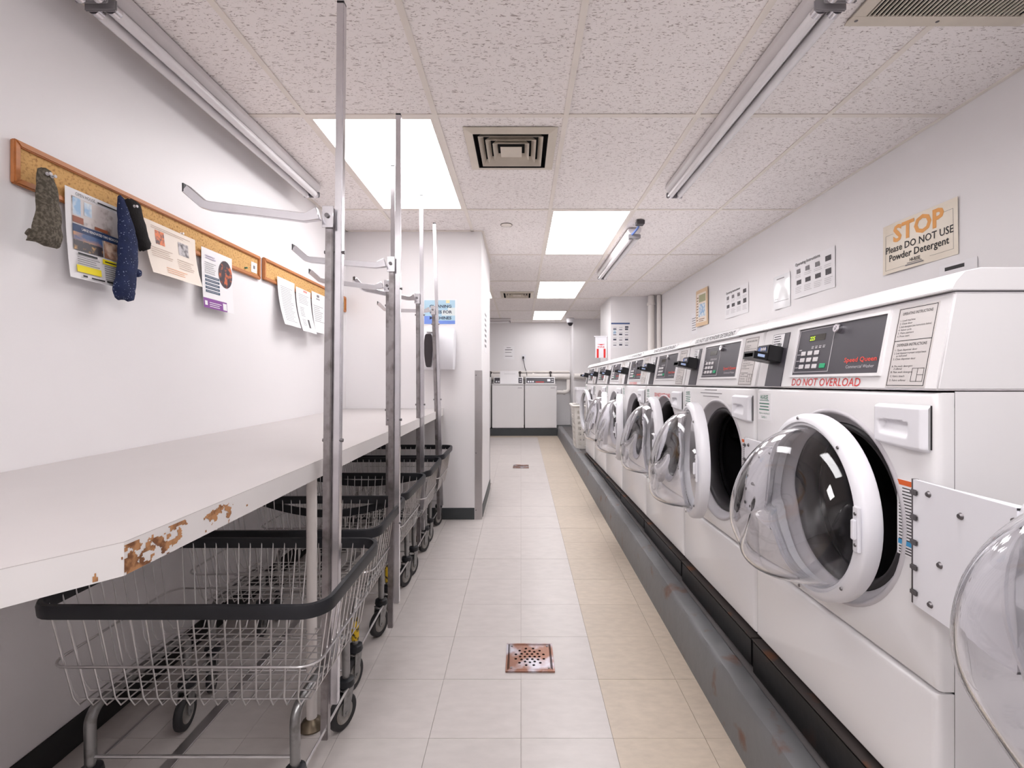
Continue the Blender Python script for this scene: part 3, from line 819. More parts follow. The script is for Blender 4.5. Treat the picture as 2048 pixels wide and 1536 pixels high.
# metal strips screwed to the floor under the table
for (x0, x1, h, lab) in ((-1.325, -1.312, 0.004, 'thin metal strip on the floor close to the black baseboard'), (-1.105, -1.068, 0.006, 'wide flat metal strip on the floor under the carts')):
    bb = bm_new(); v = box(bb, x0, x1, 0.9, YP0-0.05, 0.0004, h)
    for q in v: q.co.z += zf(q.co.y)
    tag(obj('floor_strip', bb, ALU, bevel=0.0015, seg=1), lab, 'metal strip')

# ------------------------------------------------------------------ laundry carts with hanging racks
RZ, BZ = 0.622, 0.335            # rim and basket floor heights above the floor
LX, LY = 0.372, 0.243            # half length / width at the rim
BX, BY = 0.322, 0.205            # at the basket floor
def rrect(hx, hy, r, z, n=6, sag=0.0):
    pts = []
    for (cx, cy, a0) in ((hx-r, hy-r, 0), (-hx+r, hy-r, 90), (-hx+r, -hy+r, 180), (hx-r, -hy+r, 270)):
        for i in range(n+1):
            a = math.radians(a0 + 90*i/n); pts.append(Vector((cx + r*math.cos(a), cy + r*math.sin(a), z)))
    out = []
    for i, p in enumerate(pts):
        q = pts[(i+1) % len(pts)]; L_ = (q-p).length; k = max(1, int(L_/0.05))
        for j in range(k): out.append(p.lerp(q, j/k))
    if sag:
        for p in out:
            if p.y < -hy+0.01: p.z -= sag*math.sin(math.pi*(p.x+hx)/(2*hx))
    return out

def caster(parent, x, y, ang, z_top):
    t = thing_part('caster', parent, (x, y, 0), (0, 0, ang))
    return t

def make_cart(sag=0.0, tape=False):
    t = thing('laundry_cart', 'x', 'laundry cart', group='wire laundry carts under the table')
    # wire basket: U-shaped wires both ways, hoops around
    bb = bm_new(); wr = 0.0022
    nx, nyy = 17, 11
    for i in range(nx):
        s = -1 + 2*(i+0.5)/nx
        x1, x0 = s*(LX-0.03), s*(BX-0.012)
        tube(bb, [(x1, -LY+0.004, RZ-0.006), (x0*0.97+x1*0.03, -BY-0.004, BZ+0.03), (x0, -BY+0.012, BZ), (x0, BY-0.012, BZ), (x0*0.97+x1*0.03, BY+0.004, BZ+0.03), (x1, LY-0.004, RZ-0.006)], wr, 5)
    for i in range(nyy):
        s = -1 + 2*(i+0.5)/nyy
        y1, y0 = s*(LY-0.03), s*(BY-0.012)
        tube(bb, [(-LX+0.004, y1, RZ-0.006), (-BX-0.004, y0, BZ+0.03), (-BX+0.012, y0, BZ+0.0045), (BX-0.012, y0, BZ+0.0045), (BX+0.004, y0, BZ+0.03), (LX-0.004, y1, RZ-0.006)], wr, 5)
    zm = BZ + 0.42*(RZ-BZ)
    f = (zm-BZ)/(RZ-BZ)
    tube(bb, rrect(BX+(LX-BX)*f+0.004, BY+(LY-BY)*f+0.004, 0.05, zm), 0.0035, 6, closed=True)
    tube(bb, rrect(LX-0.002, LY-0.002, 0.06, RZ-0.012), 0.0035, 6, closed=True)
    obj('wire_basket', bb, WIRE, t, smooth=True)
    # bumper rim: upright rubber strip
    bb = bm_new(); P = rrect(LX+0.002, LY+0.002, 0.062, RZ, sag=sag); n = len(P)
    sec = [(-0.007, -0.030), (0.007, -0.030), (0.009, -0.006), (0.006, 0.004), (-0.006, 0.004), (-0.009, -0.006)]
    rings = []
    for i in range(n):
        tn = (P[(i+1) % n]-P[i-1]); tn.z = 0; tn.normalize(); nm = Vector((tn.y, -tn.x, 0))
        rings.append([bb.verts.new(P[i] + nm*a + Z*c) for a, c in sec])
    for i in range(n):
        A_, B_ = rings[i], rings[(i+1) % n]
        for k in range(6): bb.faces.new((A_[k], A_[(k+1)%6], B_[(k+1)%6], B_[k]))
    obj('bumper_rim', bb, RUBBER, t, smooth=True, angle=45)
    # tubular frame: two bent tubes, each two legs and a rail
    for sx in (-1, 1):
        x = sx*0.272; zr = BZ-0.016; yl = 0.185; r = 0.045
        pts = [(x, -yl, 0.175)]
        for i in range(7):
            a = math.pi - (math.pi/2)*i/6; pts.append((x, -yl + r + r*math.cos(a), zr - r + r*math.sin(a)))
        for i in range(7):
            a = math.pi/2 - (math.pi/2)*i/6; pts.append((x, yl - r + r*math.cos(a), zr - r + r*math.sin(a)))
        pts.append((x, yl, 0.175))
        bb = bm_new(); tube(bb, pts, 0.0135, 12); fr = obj('leg_frame', bb, DULLSTEEL, t, smooth=True)
        if sx == 1 and tape:
            bb = bm_new(); lathe(bb, [(0.0137, 0.180), (0.0142, 0.181), (0.0142, 0.270), (0.0137, 0.271)], (x, -yl, 0), Z, 12); obj('yellow_tape', bb, M('yellow_tape', (214, 176, 40), 0.5, rgb2=(60, 52, 30), lo=0.5, hi=0.6, scale=60), fr, smooth=True)
    for sy in (-1, 1):
        bb = bm_new(); tube(bb, [(-0.272, sy*0.185, 0.19), (0.272, sy*0.185, 0.19)], 0.0045, 8); obj('cross_rod', bb, WIRE, t, smooth=True)
    bb = bm_new(); tube(bb, [(0.285, -0.19, 0.14), (0.285, 0.19, 0.14)], 0.004, 6); obj('side_rod', bb, WIRE, t, smooth=True)
    # casters
    for (sx, sy, ang) in ((-1, -1, 0.4), (1, -1, -0.25), (-1, 1, 0.15), (1, 1, -0.4)):
        bb = bm_new()
        lathe(bb, [(0, 0.0), (0.011, 0.0), (0.011, 0.02), (0, 0.02)], (0, 0, 0.160), Z, 12)
        box(bb, -0.017, 0.017, -0.030, 0.022, 0.134, 0.138)
        for s in (-1, 1):
            prism(bb, [(-0.026, 0.135), (0.020, 0.135), (-0.004, 0.050), (-0.024, 0.046), (-0.034, 0.058)], (s*0.0165, 0, 0), Y, Z, -0.0015, 0.0015)
        tube(bb, [(-0.021, -0.018, 0.058), (0.021, -0.018, 0.058)], 0.005, 8)
        c = obj('caster', bb, DULLSTEEL, t, smooth=True, angle=35); c.location = (sx*0.272, sy*0.185, 0); c.rotation_euler = (0, 0, ang)
        bb = bm_new(); lathe(bb, [(0, 0.0), (0.026, 0.0), (0.029, 0.006), (0.026, 0.022), (0.016, 0.026), (0, 0.026)], (0, 0, 0.1385), Z, 20); obj('swivel_cap', bb, RUBBER, c, smooth=True)
        bb = bm_new(); lathe(bb, [(0.036, -0.010), (0.050, -0.013), (0.056, -0.010), (0.058, 0.0), (0.056, 0.010), (0.050, 0.013), (0.036, 0.010)], (0, -0.018, 0.058), X, 32, close=True); obj('tyre', bb, TYRE, c, smooth=True, angle=60)
        bb = bm_new(); lathe(bb, [(0, -0.013), (0.010, -0.013), (0.012, -0.009), (0.030, -0.0085), (0.0362, -0.011), (0.0362, 0.011), (0.030, 0.0085), (0.012, 0.009), (0.010, 0.013), (0, 0.013)], (0, -0.018, 0.058), X, 28); obj('hub', bb, HUB, c, smooth=True, angle=30)
    return t

def add_rack(t, px, py, lean, arm_rot, top=2.33, pivot=1.678, arm_pitch=0.03, arm2=False):
    """square sleeve with a taller inner tube beside it and a hinged hanging arm with an upturned end (heights above the floor)"""
    w = 0.0115
    q0 = 0.105
    def shear(o):
        o.rotation_euler = (-TILT, lean, 0); o.location = (px, py, q0)
    bb = bm_new(); box(bb, -0.0228, -0.0002, -w-0.012, w-0.012, 0, pivot+0.03-q0); sl = obj('rack_sleeve', bb, SLEEVE, t, bevel=0.002); shear(sl)
    bb = bm_new(); box(bb, 0.0002, 0.0228, -w, w, 0.10, top-q0); it = obj('rack_upright', bb, CHROME, t, bevel=0.002); shear(it)
    bb = bm_new(); box(bb, 0.001, 0.022, -w+0.0008, w-0.0008, top-q0, top-q0+0.006); obj('tube_plug', bb, BLACKPL, it)
    for zz in (0.45, 0.90, 1.47):
        bb = bm_new(); tube(bb, [(-0.031, -0.005, zz), (0.031, -0.005, zz)], 0.0055, 8); obj('clamp_bolt', bb, GREYMETAL, sl, smooth=True)
    # bracket and arm
    bb = bm_new(); box(bb, -0.030, 0.004, -0.030, -0.0265, pivot-0.035-q0, pivot+0.030-q0)
    box(bb, -0.030, 0.004, 0.003, 0.006, pivot-0.035-q0, pivot+0.030-q0)
    obj('arm_bracket', bb, CHROME, sl, bevel=0.001, seg=1)
    bb = bm_new(); tube(bb, [(-0.014, -0.036, pivot-q0), (-0.014, 0.012, pivot-q0)], 0.007, 8); obj('pivot_bolt', bb, GREYMETAL, sl, smooth=True)
    bb = bm_new(); h, d = 0.0125, 0.0095
    path = [(-0.02, 0.0), (-0.06, -0.012), (-0.335, arm_pitch*0.33), (-0.355, arm_pitch*0.33+0.006), (-0.405, 0.052+arm_pitch*0.3)]
    hh = [h*1.5, h, h, h, h]
    up = []; 
    for i, (a, c) in enumerate(path):
        k = Vector((path[min(i+1, 4)][0]-path[max(i-1, 0)][0], path[min(i+1, 4)][1]-path[max(i-1, 0)][1])).normalized(); nrm = Vector((k.y, -k.x))
        up.append([bb.verts.new((a + nrm.x*s*hh[i], e*d, c + nrm.y*s*hh[i])) for s, e in ((-1, -1), (1, -1), (1, 1), (-1, 1))])
    for A_, B_ in zip(up[:-1], up[1:]):
        for k in range(4): bb.faces.new((A_[k], A_[(k+1)%4], B_[(k+1)%4], B_[k]))
    bb.faces.new(up[0]); bb.faces.new(up[-1][::-1])
    am = obj('hanging_arm', bb, CHROME, t, bevel=0.0015, seg=1)
    dx = math.sin(lean)*(pivot-q0)
    am.location = (px + dx - 0.012, py-0.012, pivot); am.rotation_euler = (0, 0, arm_rot)
    bb = bm_new(); box(bb, -0.4105, -0.4065, -0.0098, 0.0098, 0.042+arm_pitch*0.3, 0.066+arm_pitch*0.3); obj('arm_plug', bb, BLACKPL, am)

CARTS = [  # x centre, y centre, turn, rack (x, y, lean, arm turn, pitch), label
    (-0.872, 1.465, 0.0, (0.292, 0.0, 0.010, 0.02, 0.06), 'front wire laundry cart with black rim under the chipped table corner', 0.0),
    (-0.915, 2.035, 0.02, (0.362, 0.055, 0.004, 0.0, 0.03), 'second wire laundry cart, between the front cart and the first sagging-rim cart', 0.0),
    (-0.925, 2.555, -0.01, (0.215, 0.07, 0.0, 0.02, 0.06), 'third wire laundry cart with the deepest sag in its black rim', 0.075),
    (-0.920, 3.075, 0.015, (0.283, -0.02, -0.004, 0.75, 0.03), 'fourth wire laundry cart, its hanging arm turned towards the front', 0.05),
    (-0.925, 3.630, 0.0, (0.318, 0.0, -0.026, 0.0, -0.02), 'last wire laundry cart, parked against the partition', 0.0)]
for i, (cx, cy, rz, rk, lab, sag) in enumerate(CARTS):
    t = make_cart(sag, tape=i in (1, 2))
    t.location = (cx, cy, zf(cy)+0.0008); t.rotation_euler = (TILT, 0, rz); t['label'] = lab
    add_rack(t, rk[0], rk[1], rk[2], rk[3], arm_pitch=rk[4])

# ------------------------------------------------------------------ papers, signs and notice boards
def sheet(name, label, cat, O, r, u, w, h, mat, prints=(), curl=0.0, off=0.001, skew=0.0, wave=0.0, group=None):
    """a sheet of paper hung at its top edge; prints = (part name, material, rects, texts)"""
    O, r, u = Vector(O), Vector(r), Vector(u); n = r.cross(u)
    def pt(a, b, c):
        k = 1 - b/h
        return O + r*(a + skew*k) + u*b + n*(off + c + curl*k*k + wave*math.sin(a/w*math.pi*1.6 + 0.4)*(0.35 + 0.65*k))
    bb = bm_new(); na, nb = 8, 8
    F = [[bb.verts.new(pt(w*i/na, h*j/nb, 0.0006)) for j in range(nb+1)] for i in range(na+1)]
    K = [[bb.verts.new(pt(w*i/na, h*j/nb, 0.0)) for j in range(nb+1)] for i in range(na+1)]
    for i in range(na):
        for j in range(nb):
            bb.faces.new((F[i][j], F[i+1][j], F[i+1][j+1], F[i][j+1])); bb.faces.new((K[i][j], K[i][j+1], K[i+1][j+1], K[i+1][j]))
    for i in range(na):
        bb.faces.new((F[i][0], K[i][0], K[i+1][0], F[i+1][0])); bb.faces.new((F[i][nb], F[i+1][nb], K[i+1][nb], K[i][nb]))
    for j in range(nb):
        bb.faces.new((F[0][j], F[0][j+1], K[0][j+1], K[0][j])); bb.faces.new((F[na][j], K[na][j], K[na][j+1], F[na][j+1]))
    o = tag(obj(name, bb, mat, smooth=True, angle=60), label, cat, group)
    lift = 0.0010
    todo = []
    for (pn, pm, rects, texts) in prints:
        todo += [(pn[1:], pm, [rc], []) for rc in rects] if pn[0] == '*' else [(pn, pm, rects, texts)]
    for (pn, pm, rects, texts) in todo:
        bb = bm_new()
        for rc in rects:
            a0, a1, b0, b1 = rc[:4]; ka = max(1, int((a1-a0)/w*8+0.5)); kb = max(1, int((b1-b0)/h*8+0.5))
            G = [[bb.verts.new(pt(a0+(a1-a0)*i/ka, b0+(b1-b0)*j/kb, lift)) for j in range(kb+1)] for i in range(ka+1)]
            for i in range(ka):
                for j in range(kb): bb.faces.new((G[i][j], G[i+1][j], G[i+1][j+1], G[i][j+1]))
        for tx in texts:
            s, size, a, b_, al, bold, wid = tx
            V, Fc = text_geo(s, size, al, bold); k = 1.0
            if wid: k = wid/(max(v[0] for v in V)-min(v[0] for v in V))
            vs = [bb.verts.new(pt(a + x*k, b_ + y, lift)) for x, y in V]
            for f in Fc:
                try: bb.faces.new([vs[i] for i in f])
                except ValueError: pass
        lift += 0.0004
        obj(pn, bb, pm, o, recalc=False)
    return o

def lines(a0, a1, b0, b1, n, th=0.35, ragged=0.25, seed=1):
    rg = random.Random(seed); st = (b1-b0)/n
    return [(a0, a1 - rg.uniform(0, ragged)*(a1-a0), b1-st*(k+1), b1-st*(k+1)+st*th) for k in range(n)]

# notice boards on the table wall
def board(y0, y1, z0, z1, label):
    t = thing('notice_board', label, 'notice board', (XL, y0, z0), group='long cork notice boards')
    L_, H = y1-y0, z1-z0; f = 0.018
    bb = bm_new(); obox(bb, (0, 0, 0), Y, Z, 0.005, L_-0.005, 0.005, H-0.005, 0.001, 0.008); obj('cork_panel', bb, CORK, t)
    def rail(pts, nm='frame_rail'):
        bb = bm_new(); prism(bb, pts, (0, 0, 0), Y, Z, 0.001, 0.017); obj(nm, bb, OAK, t, bevel=0.003)
    rail([(0, H), (L_, H), (L_-f, H-f), (f, H-f)]); rail([(0, 0), (L_, 0), (L_-f, f), (f, f)])
    rail([(0, 0), (0, H), (f, H-f), (f, f)]); rail([(L_, 0), (L_, H), (L_-f, H-f), (L_-f, f)])
    return t
board(1.350, 2.628, 1.742, 1.868, 'long oak-framed cork board hung with socks and flyers')
board(2.664, 3.915, 1.752, 1.876, 'long oak-framed cork board with three white sheets, beside the partition')

XB = XL + 0.0135
def L(y, z): return (XB, y, z)
SKY = M('skyline_photo', (66, 92, 136), 0.4, rgb2=(196, 140, 96), lo=0.45, hi=0.7, scale=14, stretch=(1, 1, 3))
KIT = M('kitchen_photo', (206, 198, 196), 0.4, rgb2=(116, 92, 84), lo=0.5, hi=0.64, scale=16)
CITY = M('city_night_photo', (58, 50, 56), 0.4, rgb2=(196, 150, 90), lo=0.56, hi=0.72, scale=60)
ROOM = M('warm_room_photo', (150, 104, 80), 0.4, rgb2=(226, 200, 180), lo=0.45, hi=0.62, scale=24)
FESTIVE = M('festive_photo', (222, 112, 50), 0.5, rgb2=(92, 60, 56), lo=0.45, hi=0.62, scale=60)
GREYPHOTO = M('grey_photo', (196, 190, 192), 0.5, rgb2=(96, 90, 92), lo=0.45, hi=0.66, scale=50)
HOLIDAY = M('dark_holiday_photo', (62, 50, 58), 0.5, rgb2=(206, 104, 60), lo=0.5, hi=0.62, scale=34)
SKYBLUE = M('pale_blue_print', (150, 186, 220), 0.5, rgb2=(226, 232, 236), lo=0.4, hi=0.6, scale=30)

w, h = 0.216, 0.285
sheet('flyer', 'real-estate flyer with city photos and yellow highlights, between the two socks', 'flyer', L(1.494, 1.510), Y, Z, w, h, PAPER, (
    ('kitchen_photo', KIT, [(0.020, w-0.002, 0.175, 0.262)], []),
    ('*window_photo', SKYBLUE, [(0.024, 0.052, 0.205, 0.260), (0.064, 0.092, 0.212, 0.256)], []),
    ('*floor_photo', M('wood_photo', (150, 84, 58), 0.5), [(0.022, 0.060, 0.180, 0.200), (0.100, 0.150, 0.178, 0.188)], []),
    ('blue_banner', NAVY, [(0.020, w-0.002, 0.150, 0.175)], []),
    ('skyline_photo', CITY, [(0.020, 0.126, 0.092, 0.124)], []),
    ('dusk_photo', SKY, [(0.020, 0.126, 0.124, 0.150)], []),
    ('room_photo', ROOM, [(0.130, w-0.002, 0.092, 0.150)], []),
    ('banner_lettering', PAPER, [], [('LARGE RENOVATED TWO BEDROOM', 0.012, 0.050, 0.159, 'LEFT', 0.01, 0.140)]),
    ('yellow_highlight', YELLOW, [(0.120, w-0.004, 0.070, 0.086), (0.022, 0.110, 0.022, 0.044)], []),
    ('printed_lettering', INK, [(0.030, 0.100, 0.079, 0.085), (0.128, 0.200, 0.076, 0.080), (0.040, 0.056, 0.008, 0.014), (0.070, 0.120, 0.007, 0.012), (0.128, 0.195, 0.008, 0.014), (0.110, 0.190, 0.268, 0.273)], [('OPEN HOUSE', 0.014, 0.030, 0.266, 'LEFT', 0.0, 0.070)]),
    ('printed_lines', GREYINK, lines(0.026, 0.110, 0.048, 0.076, 4) + lines(0.124, 0.206, 0.016, 0.068, 7), [])), curl=0.018, off=0.006)
w, h = 0.287, 0.205
sheet('flyer', 'cream landscape flyer with two small photos, beside the navy sock', 'flyer', L(1.806, 1.596), Y, Z, w, h, CREAM, (
    ('orange_photo', FESTIVE, [(0.050, 0.098, 0.122, 0.176)], []),
    ('grey_photo', GREYPHOTO, [(0.178, 0.240, 0.112, 0.166)], []),
    ('printed_lines', M('soft_brown_ink', (206, 184, 170), 0.6), lines(0.020, 0.140, 0.070, 0.112, 5) + lines(0.160, 0.265, 0.052, 0.096, 5) + lines(0.030, 0.260, 0.180, 0.194, 2), []),
    ('orange_text', M('soft_orange_ink', (240, 184, 150), 0.6), lines(0.080, 0.210, 0.018, 0.044, 3), [])), curl=0.035, off=0.006, wave=0.004)
w, h = 0.225, 0.270
oval = []
fl = sheet('flyer', 'holiday flyer with an oval photo and a purple footer', 'flyer', L(2.132, 1.516), Y, Z, w, h, PAPER, (
    ('purple_footer', PURPLE, [(0.0, 0.170, 0.0, 0.045)], []),
    ('navy_button_print', M('slate_blue_ink', (58, 84, 108), 0.5), [(0.020, 0.122, 0.072+0.0165*k, 0.083+0.0165*k) for k in range(5)], []),
    ('footer_lettering', PAPER, lines(0.040, 0.130, 0.008, 0.034, 3) + [(0.008, 0.026, 0.012, 0.032), (0.138, 0.166, 0.006, 0.038)], []),
    ('button_lettering', GREYPL, [(0.026, 0.112, 0.0765+0.0165*k, 0.0785+0.0165*k) for k in range(5)], []),
    ('printed_lines', GREYINK, lines(0.018, 0.100, 0.160, 0.215, 6, 0.2), []),
    ('script_lettering', M('lilac_ink', (186, 178, 200), 0.6), [(0.022, 0.090, 0.236, 0.240), (0.026, 0.098, 0.226, 0.230)], [])), curl=0.012, off=0.006)
bb = bm_new()
vs = [bb.verts.new((XB+0.0085+0.012*(1-(1.516+0.180-1.516+0.065*math.sin(2*math.pi*k/28))/0.270)**2, 2.132+0.170+0.052*math.cos(2*math.pi*k/28), 1.696+0.065*math.sin(2*math.pi*k/28))) for k in range(28)]
bb.faces.new(vs); obj('oval_photo', bb, HOLIDAY, fl, recalc=False)
w, h = 0.216, 0.28
sheet('notice_sheet', 'white typed notice, first of three on the short-papered board', 'notice', L(2.795, 1.520), Y, Z, w, h, PAPER, (('printed_lines', GREYINK, lines(0.03, 0.19, 0.03, 0.24, 20, 0.25), []),), curl=0.045, off=0.006, wave=0.005, group='white notices on the far board')
sheet('notice_sheet', 'white notice with a small dark barcode block', 'notice', L(3.022, 1.505), Y, Z, w, h, PAPER, (('printed_lines', GREYINK, lines(0.03, 0.19, 0.185, 0.25, 6, 0.25) + lines(0.03, 0.10, 0.10, 0.165, 6, 0.3) + lines(0.03, 0.09, 0.04, 0.085, 5, 0.3), []),
    ('dark_block', M('dark_block_ink', (70, 68, 70), 0.6), [(0.115, 0.150, 0.03, 0.085)], []), ('red_mark', M('pale_red_ink', (236, 150, 140), 0.6), [(0.10, 0.16, 0.262, 0.275)], [])), curl=0.05, off=0.008, wave=0.006, skew=-0.01, group='white notices on the far board')
sheet('notice_sheet', 'white letter with a short heading, behind the front rack upright', 'notice', L(3.255, 1.522), Y, Z, w, h, PAPER, (('printed_lines', GREYINK, lines(0.02, 0.19, 0.08, 0.20, 9, 0.22, 0.5) + [(0.07, 0.13, 0.235, 0.242), (0.08, 0.12, 0.250, 0.268)], []),), curl=0.03, off=0.006, group='white notices on the far board')
sheet('small_card', 'small white card stuck on the end of the sock board', 'card', (XL+0.0082, 2.545, 1.768), Y, Z, 0.055, 0.055, PAPER, (('logo_print', GREYINK, [(0.018, 0.036, 0.020, 0.038)], []),))
sheet('small_card', 'tiny blue picture card on the board end beside the partition', 'card', (XL+0.0082, 3.830, 1.775), Y, Z, 0.045, 0.06, M('blue_card', (84, 110, 130), 0.5, rgb2=(200, 150, 90), lo=0.5, hi=0.6, scale=60), (('card_print', NAVY, [(0.012, 0.034, 0.012, 0.040)], []),))

# socks pinned to the board
def sock(name, label, mat, pts, group):
    """pts: (y, z, half width, half depth, x offset)"""
    bb = bm_new(); seg = 20; rings = []; rg = random.Random(5)
    P = []
    for i in range(len(pts)-1):
        for k in range(5):
            f = k/5; P.append([pts[i][j]*(1-f) + pts[i+1][j]*f for j in range(5)])
    P.append(list(pts[-1]))
    for q in P:
        y, z, hw, hd, xo = q; ring = []
        for k in range(seg):
            a = 2*math.pi*k/seg
            wr = 1 + 0.05*math.sin(3*a + z*90) + rg.uniform(-0.015, 0.015)
            ring.append(bb.verts.new((XB + 0.020 + xo + hd + hd*math.sin(a)*wr, y + hw*math.cos(a)*wr, z + 0.004*math.sin(2*a+y*60))))
        rings.append(ring)
    for A_, B_ in zip(rings[:-1], rings[1:]):
        for k in range(seg): bb.faces.new((A_[k], A_[(k+1)%seg], B_[(k+1)%seg], B_[k]))
    bb.faces.new(rings[0][::-1]); bb.faces.new(rings[-1])
    return bb
bb = sock('', '', None, [(1.452, 1.806, 0.006, 0.004, 0.004), (1.452, 1.800, 0.020, 0.008, 0.004), (1.452, 1.76, 0.029, 0.013, 0.004), (1.453, 1.70, 0.034, 0.015, 0.006), (1.450, 1.655, 0.037, 0.017, 0.008), (1.442, 1.620, 0.043, 0.018, 0.010), (1.437, 1.595, 0.046, 0.017, 0.010), (1.435, 1.582, 0.044, 0.010, 0.012)], None)
sk = tag(obj('sock', bb, KNIT, smooth=True, angle=70), 'olive grey knitted ankle sock pinned at the end of the board', 'sock', 'lost socks on the notice board')
bb = bm_new()
for i in range(1): tube(bb, [(XB+0.038, 1.395, 1.606), (XB+0.046, 1.412, 1.598), (XB+0.048, 1.44, 1.592), (XB+0.046, 1.475, 1.588)], [0.010, 0.016, 0.017, 0.010], 12)
obj('folded_toe', bb, KNIT, sk, smooth=True); sk.location.y = -0.046
bb = sock('', '', None, [(1.722, 1.826, 0.004, 0.004, 0.012), (1.724, 1.820, 0.018, 0.008, 0.012), (1.728, 1.76, 0.027, 0.014, 0.012), (1.736, 1.70, 0.036, 0.016, 0.014), (1.737, 1.64, 0.040, 0.017, 0.014), (1.733, 1.58, 0.039, 0.017, 0.014), (1.723, 1.53, 0.041, 0.018, 0.014), (1.721, 1.495, 0.044, 0.017, 0.014), (1.725, 1.474, 0.038, 0.012, 0.014), (1.727, 1.468, 0.022, 0.006, 0.014)], None)
sk = tag(obj('sock', bb, NAVYKNIT, smooth=True, angle=70), 'long navy speckled sock pinned over the flyer edge', 'sock', 'lost socks on the notice board')
bb = sock('', '', None, [(1.757, 1.828, 0.010, 0.005, 0.016), (1.758, 1.820, 0.033, 0.012, 0.016), (1.766, 1.78, 0.034, 0.015, 0.016), (1.784, 1.73, 0.030, 0.016, 0.016), (1.800, 1.69, 0.032, 0.017, 0.016), (1.806, 1.672, 0.026, 0.014, 0.016), (1.806, 1.662, 0.010, 0.006, 0.016)], None)
obj('black_cuff', bb, BLACKKNIT, sk, smooth=True, angle=70)
bb = bm_new(); tube(bb, [(XB+0.046, 1.765, 1.575), (XB+0.048, 1.782, 1.572), (XB+0.048, 1.790, 1.566)], [0.014, 0.016, 0.008], 12); obj('heel', bb, NAVYKNIT, sk, smooth=True); sk.location.y = -0.056
def pin(y, z, x, label, mat=PLASTIC):
    t = thing('pushpin', label, 'pushpin', (x, y, z), group='push pins on the boards')
    bb = bm_new(); lathe(bb, [(0, 0.0), (0.005, 0.0), (0.0052, 0.002), (0.0028, 0.003), (0.0026, 0.008), (0.0048, 0.010), (0.0046, 0.012), (0, 0.0125)], (0, 0, 0), X, 14); obj('head', bb, mat, t, smooth=True, angle=50)
    bb = bm_new(); lathe(bb, [(0, -0.010), (0.0006, -0.009), (0.0006, 0.0)], (0, 0, 0), X, 6); obj('point', bb, CHROME, t)
pin(1.396, 1.787, XB+0.048, 'clear push pin in the olive sock, the lower of two', GREYPL); pin(1.409, 1.785, XB+0.049, 'clear push pin in the olive sock next to another', GREYPL); pin(1.695, 1.802, XB+0.060, 'clear push pin through the black sock cuff', GREYPL)
pin(2.02, 1.807, XL+0.0082, 'white push pin above the cream flyer'); pin(2.49, 1.775, XL+0.0082, 'dark green push pin near the small white card', GREEN)

# wipes sign and paper-towel dispenser on the partition
GRAD = M('sky_gradient_print', (176, 208, 226), 0.5, var=0.1, scale=6)
w, h = 0.272, 0.212
sg = sheet('wipes_sign', 'blue sky sign reading CLEANING WIPES FOR MACHINES on the partition', 'sign', (-0.802, YP0, 1.655), X, Z, w, h, PAPER, (
    ('sky_print', GRAD, [(0.006, w-0.012, 0.006, h-0.010)], []),
    ('sun_print', M('pale_sun_print', (244, 226, 176), 0.5), [(0.185, 0.215, h-0.034, h-0.010)], []),
    ('cloud_print', M('white_cloud_print', (224, 232, 232), 0.5), [(0.150, w-0.012, 0.075, 0.120), (0.20, w-0.012, 0.12, 0.14)], []),
    ('blue_print', M('sea_blue_print', (120, 150, 224), 0.5, var=0.12, scale=10), [(0.006, w-0.012, 0.006, 0.034), (0.006, 0.10, 0.034, 0.072)], []),
    ('sign_lettering', M('sign_navy', (30, 40, 70), 0.5), [], [('CLEANING', 0.034, w/2+0.004, 0.140, 'CENTER', 0.02, 0.180), ('WIPES FOR', 0.034, w/2+0.004, 0.093, 'CENTER', 0.02, 0.190), ('MACHINES', 0.034, w/2+0.004, 0.044, 'CENTER', 0.02, 0.178)])))
t = thing('towel_dispenser', 'white wall dispenser with a dark oval window below the wipes sign', 'dispenser', (-0.672, YP0, 1.285))
bb = bm_new()
def loft(bm, secs):
    """secs: list of rings (lists of points)"""
    rings = [[bm.verts.new(p) for p in s] for s in secs]; n = len(rings[0])
    for A_, B_ in zip(rings[:-1], rings[1:]):
        for k in range(n): bm.faces.new((A_[k], A_[(k+1)%n], B_[(k+1)%n], B_[k]))
    bm.faces.new(rings[0][::-1]); bm.faces.new(rings[-1])
secs = []
for (z, hw, dp) in ((0, 0.128, 0.150), (0.02, 0.132, 0.165), (0.12, 0.138, 0.195), (0.23, 0.140, 0.190), (0.29, 0.138, 0.165), (0.325, 0.132, 0.10), (0.335, 0.125, 0.05)):
    ring = [(-hw, -0.001, z)]
    for k in range(9):
        s = -1 + 2*k/8; ring.append((hw*s, -dp*(0.86 + 0.14*(1-s*s)), z))
    ring.append((hw, -0.001, z)); secs.append(ring)
loft(bb, secs); obj('cover', bb, PLASTIC, t, smooth=True, angle=50)
bb = bm_new(); n = 24
prism(bb, [((0.040 - 0.012*(0.5-0.5*math.sin(2*math.pi*k/n)))*math.cos(2*math.pi*k/n)*(1.0 if abs(math.cos(2*math.pi*k/n)) < 0.2 else 1), 0.145+0.130*max(-1, min(1, 1.25*math.sin(2*math.pi*k/n)))) for k in range(n)], (-0.052, -0.17, 0), X, Z, -0.01, 0.034); obj('window', bb, M('smoked_plastic', (52, 46, 50), 0.25), t, bevel=0.003)
bb = bm_new(); box(bb, -0.07, 0.0, -0.175, -0.165, 0.288, 0.294); obj('latch_slot', bb, GREYINK, t)
sheet('side_notice', 'tall notice seen edge-on on the side of the partition', 'notice', (XP, 4.78, 1.70), -Y, Z, 0.30, 0.34, PAPER, ()) if False else None
sheet('side_notice', 'notice seen almost edge-on on the side of the partition', 'notice', (XP, 4.25, 1.45), Y, Z, 0.28, 0.42, PAPER, (('printed_lines', GREYINK, lines(0.03, 0.25, 0.05, 0.38, 7, 0.5), []),))

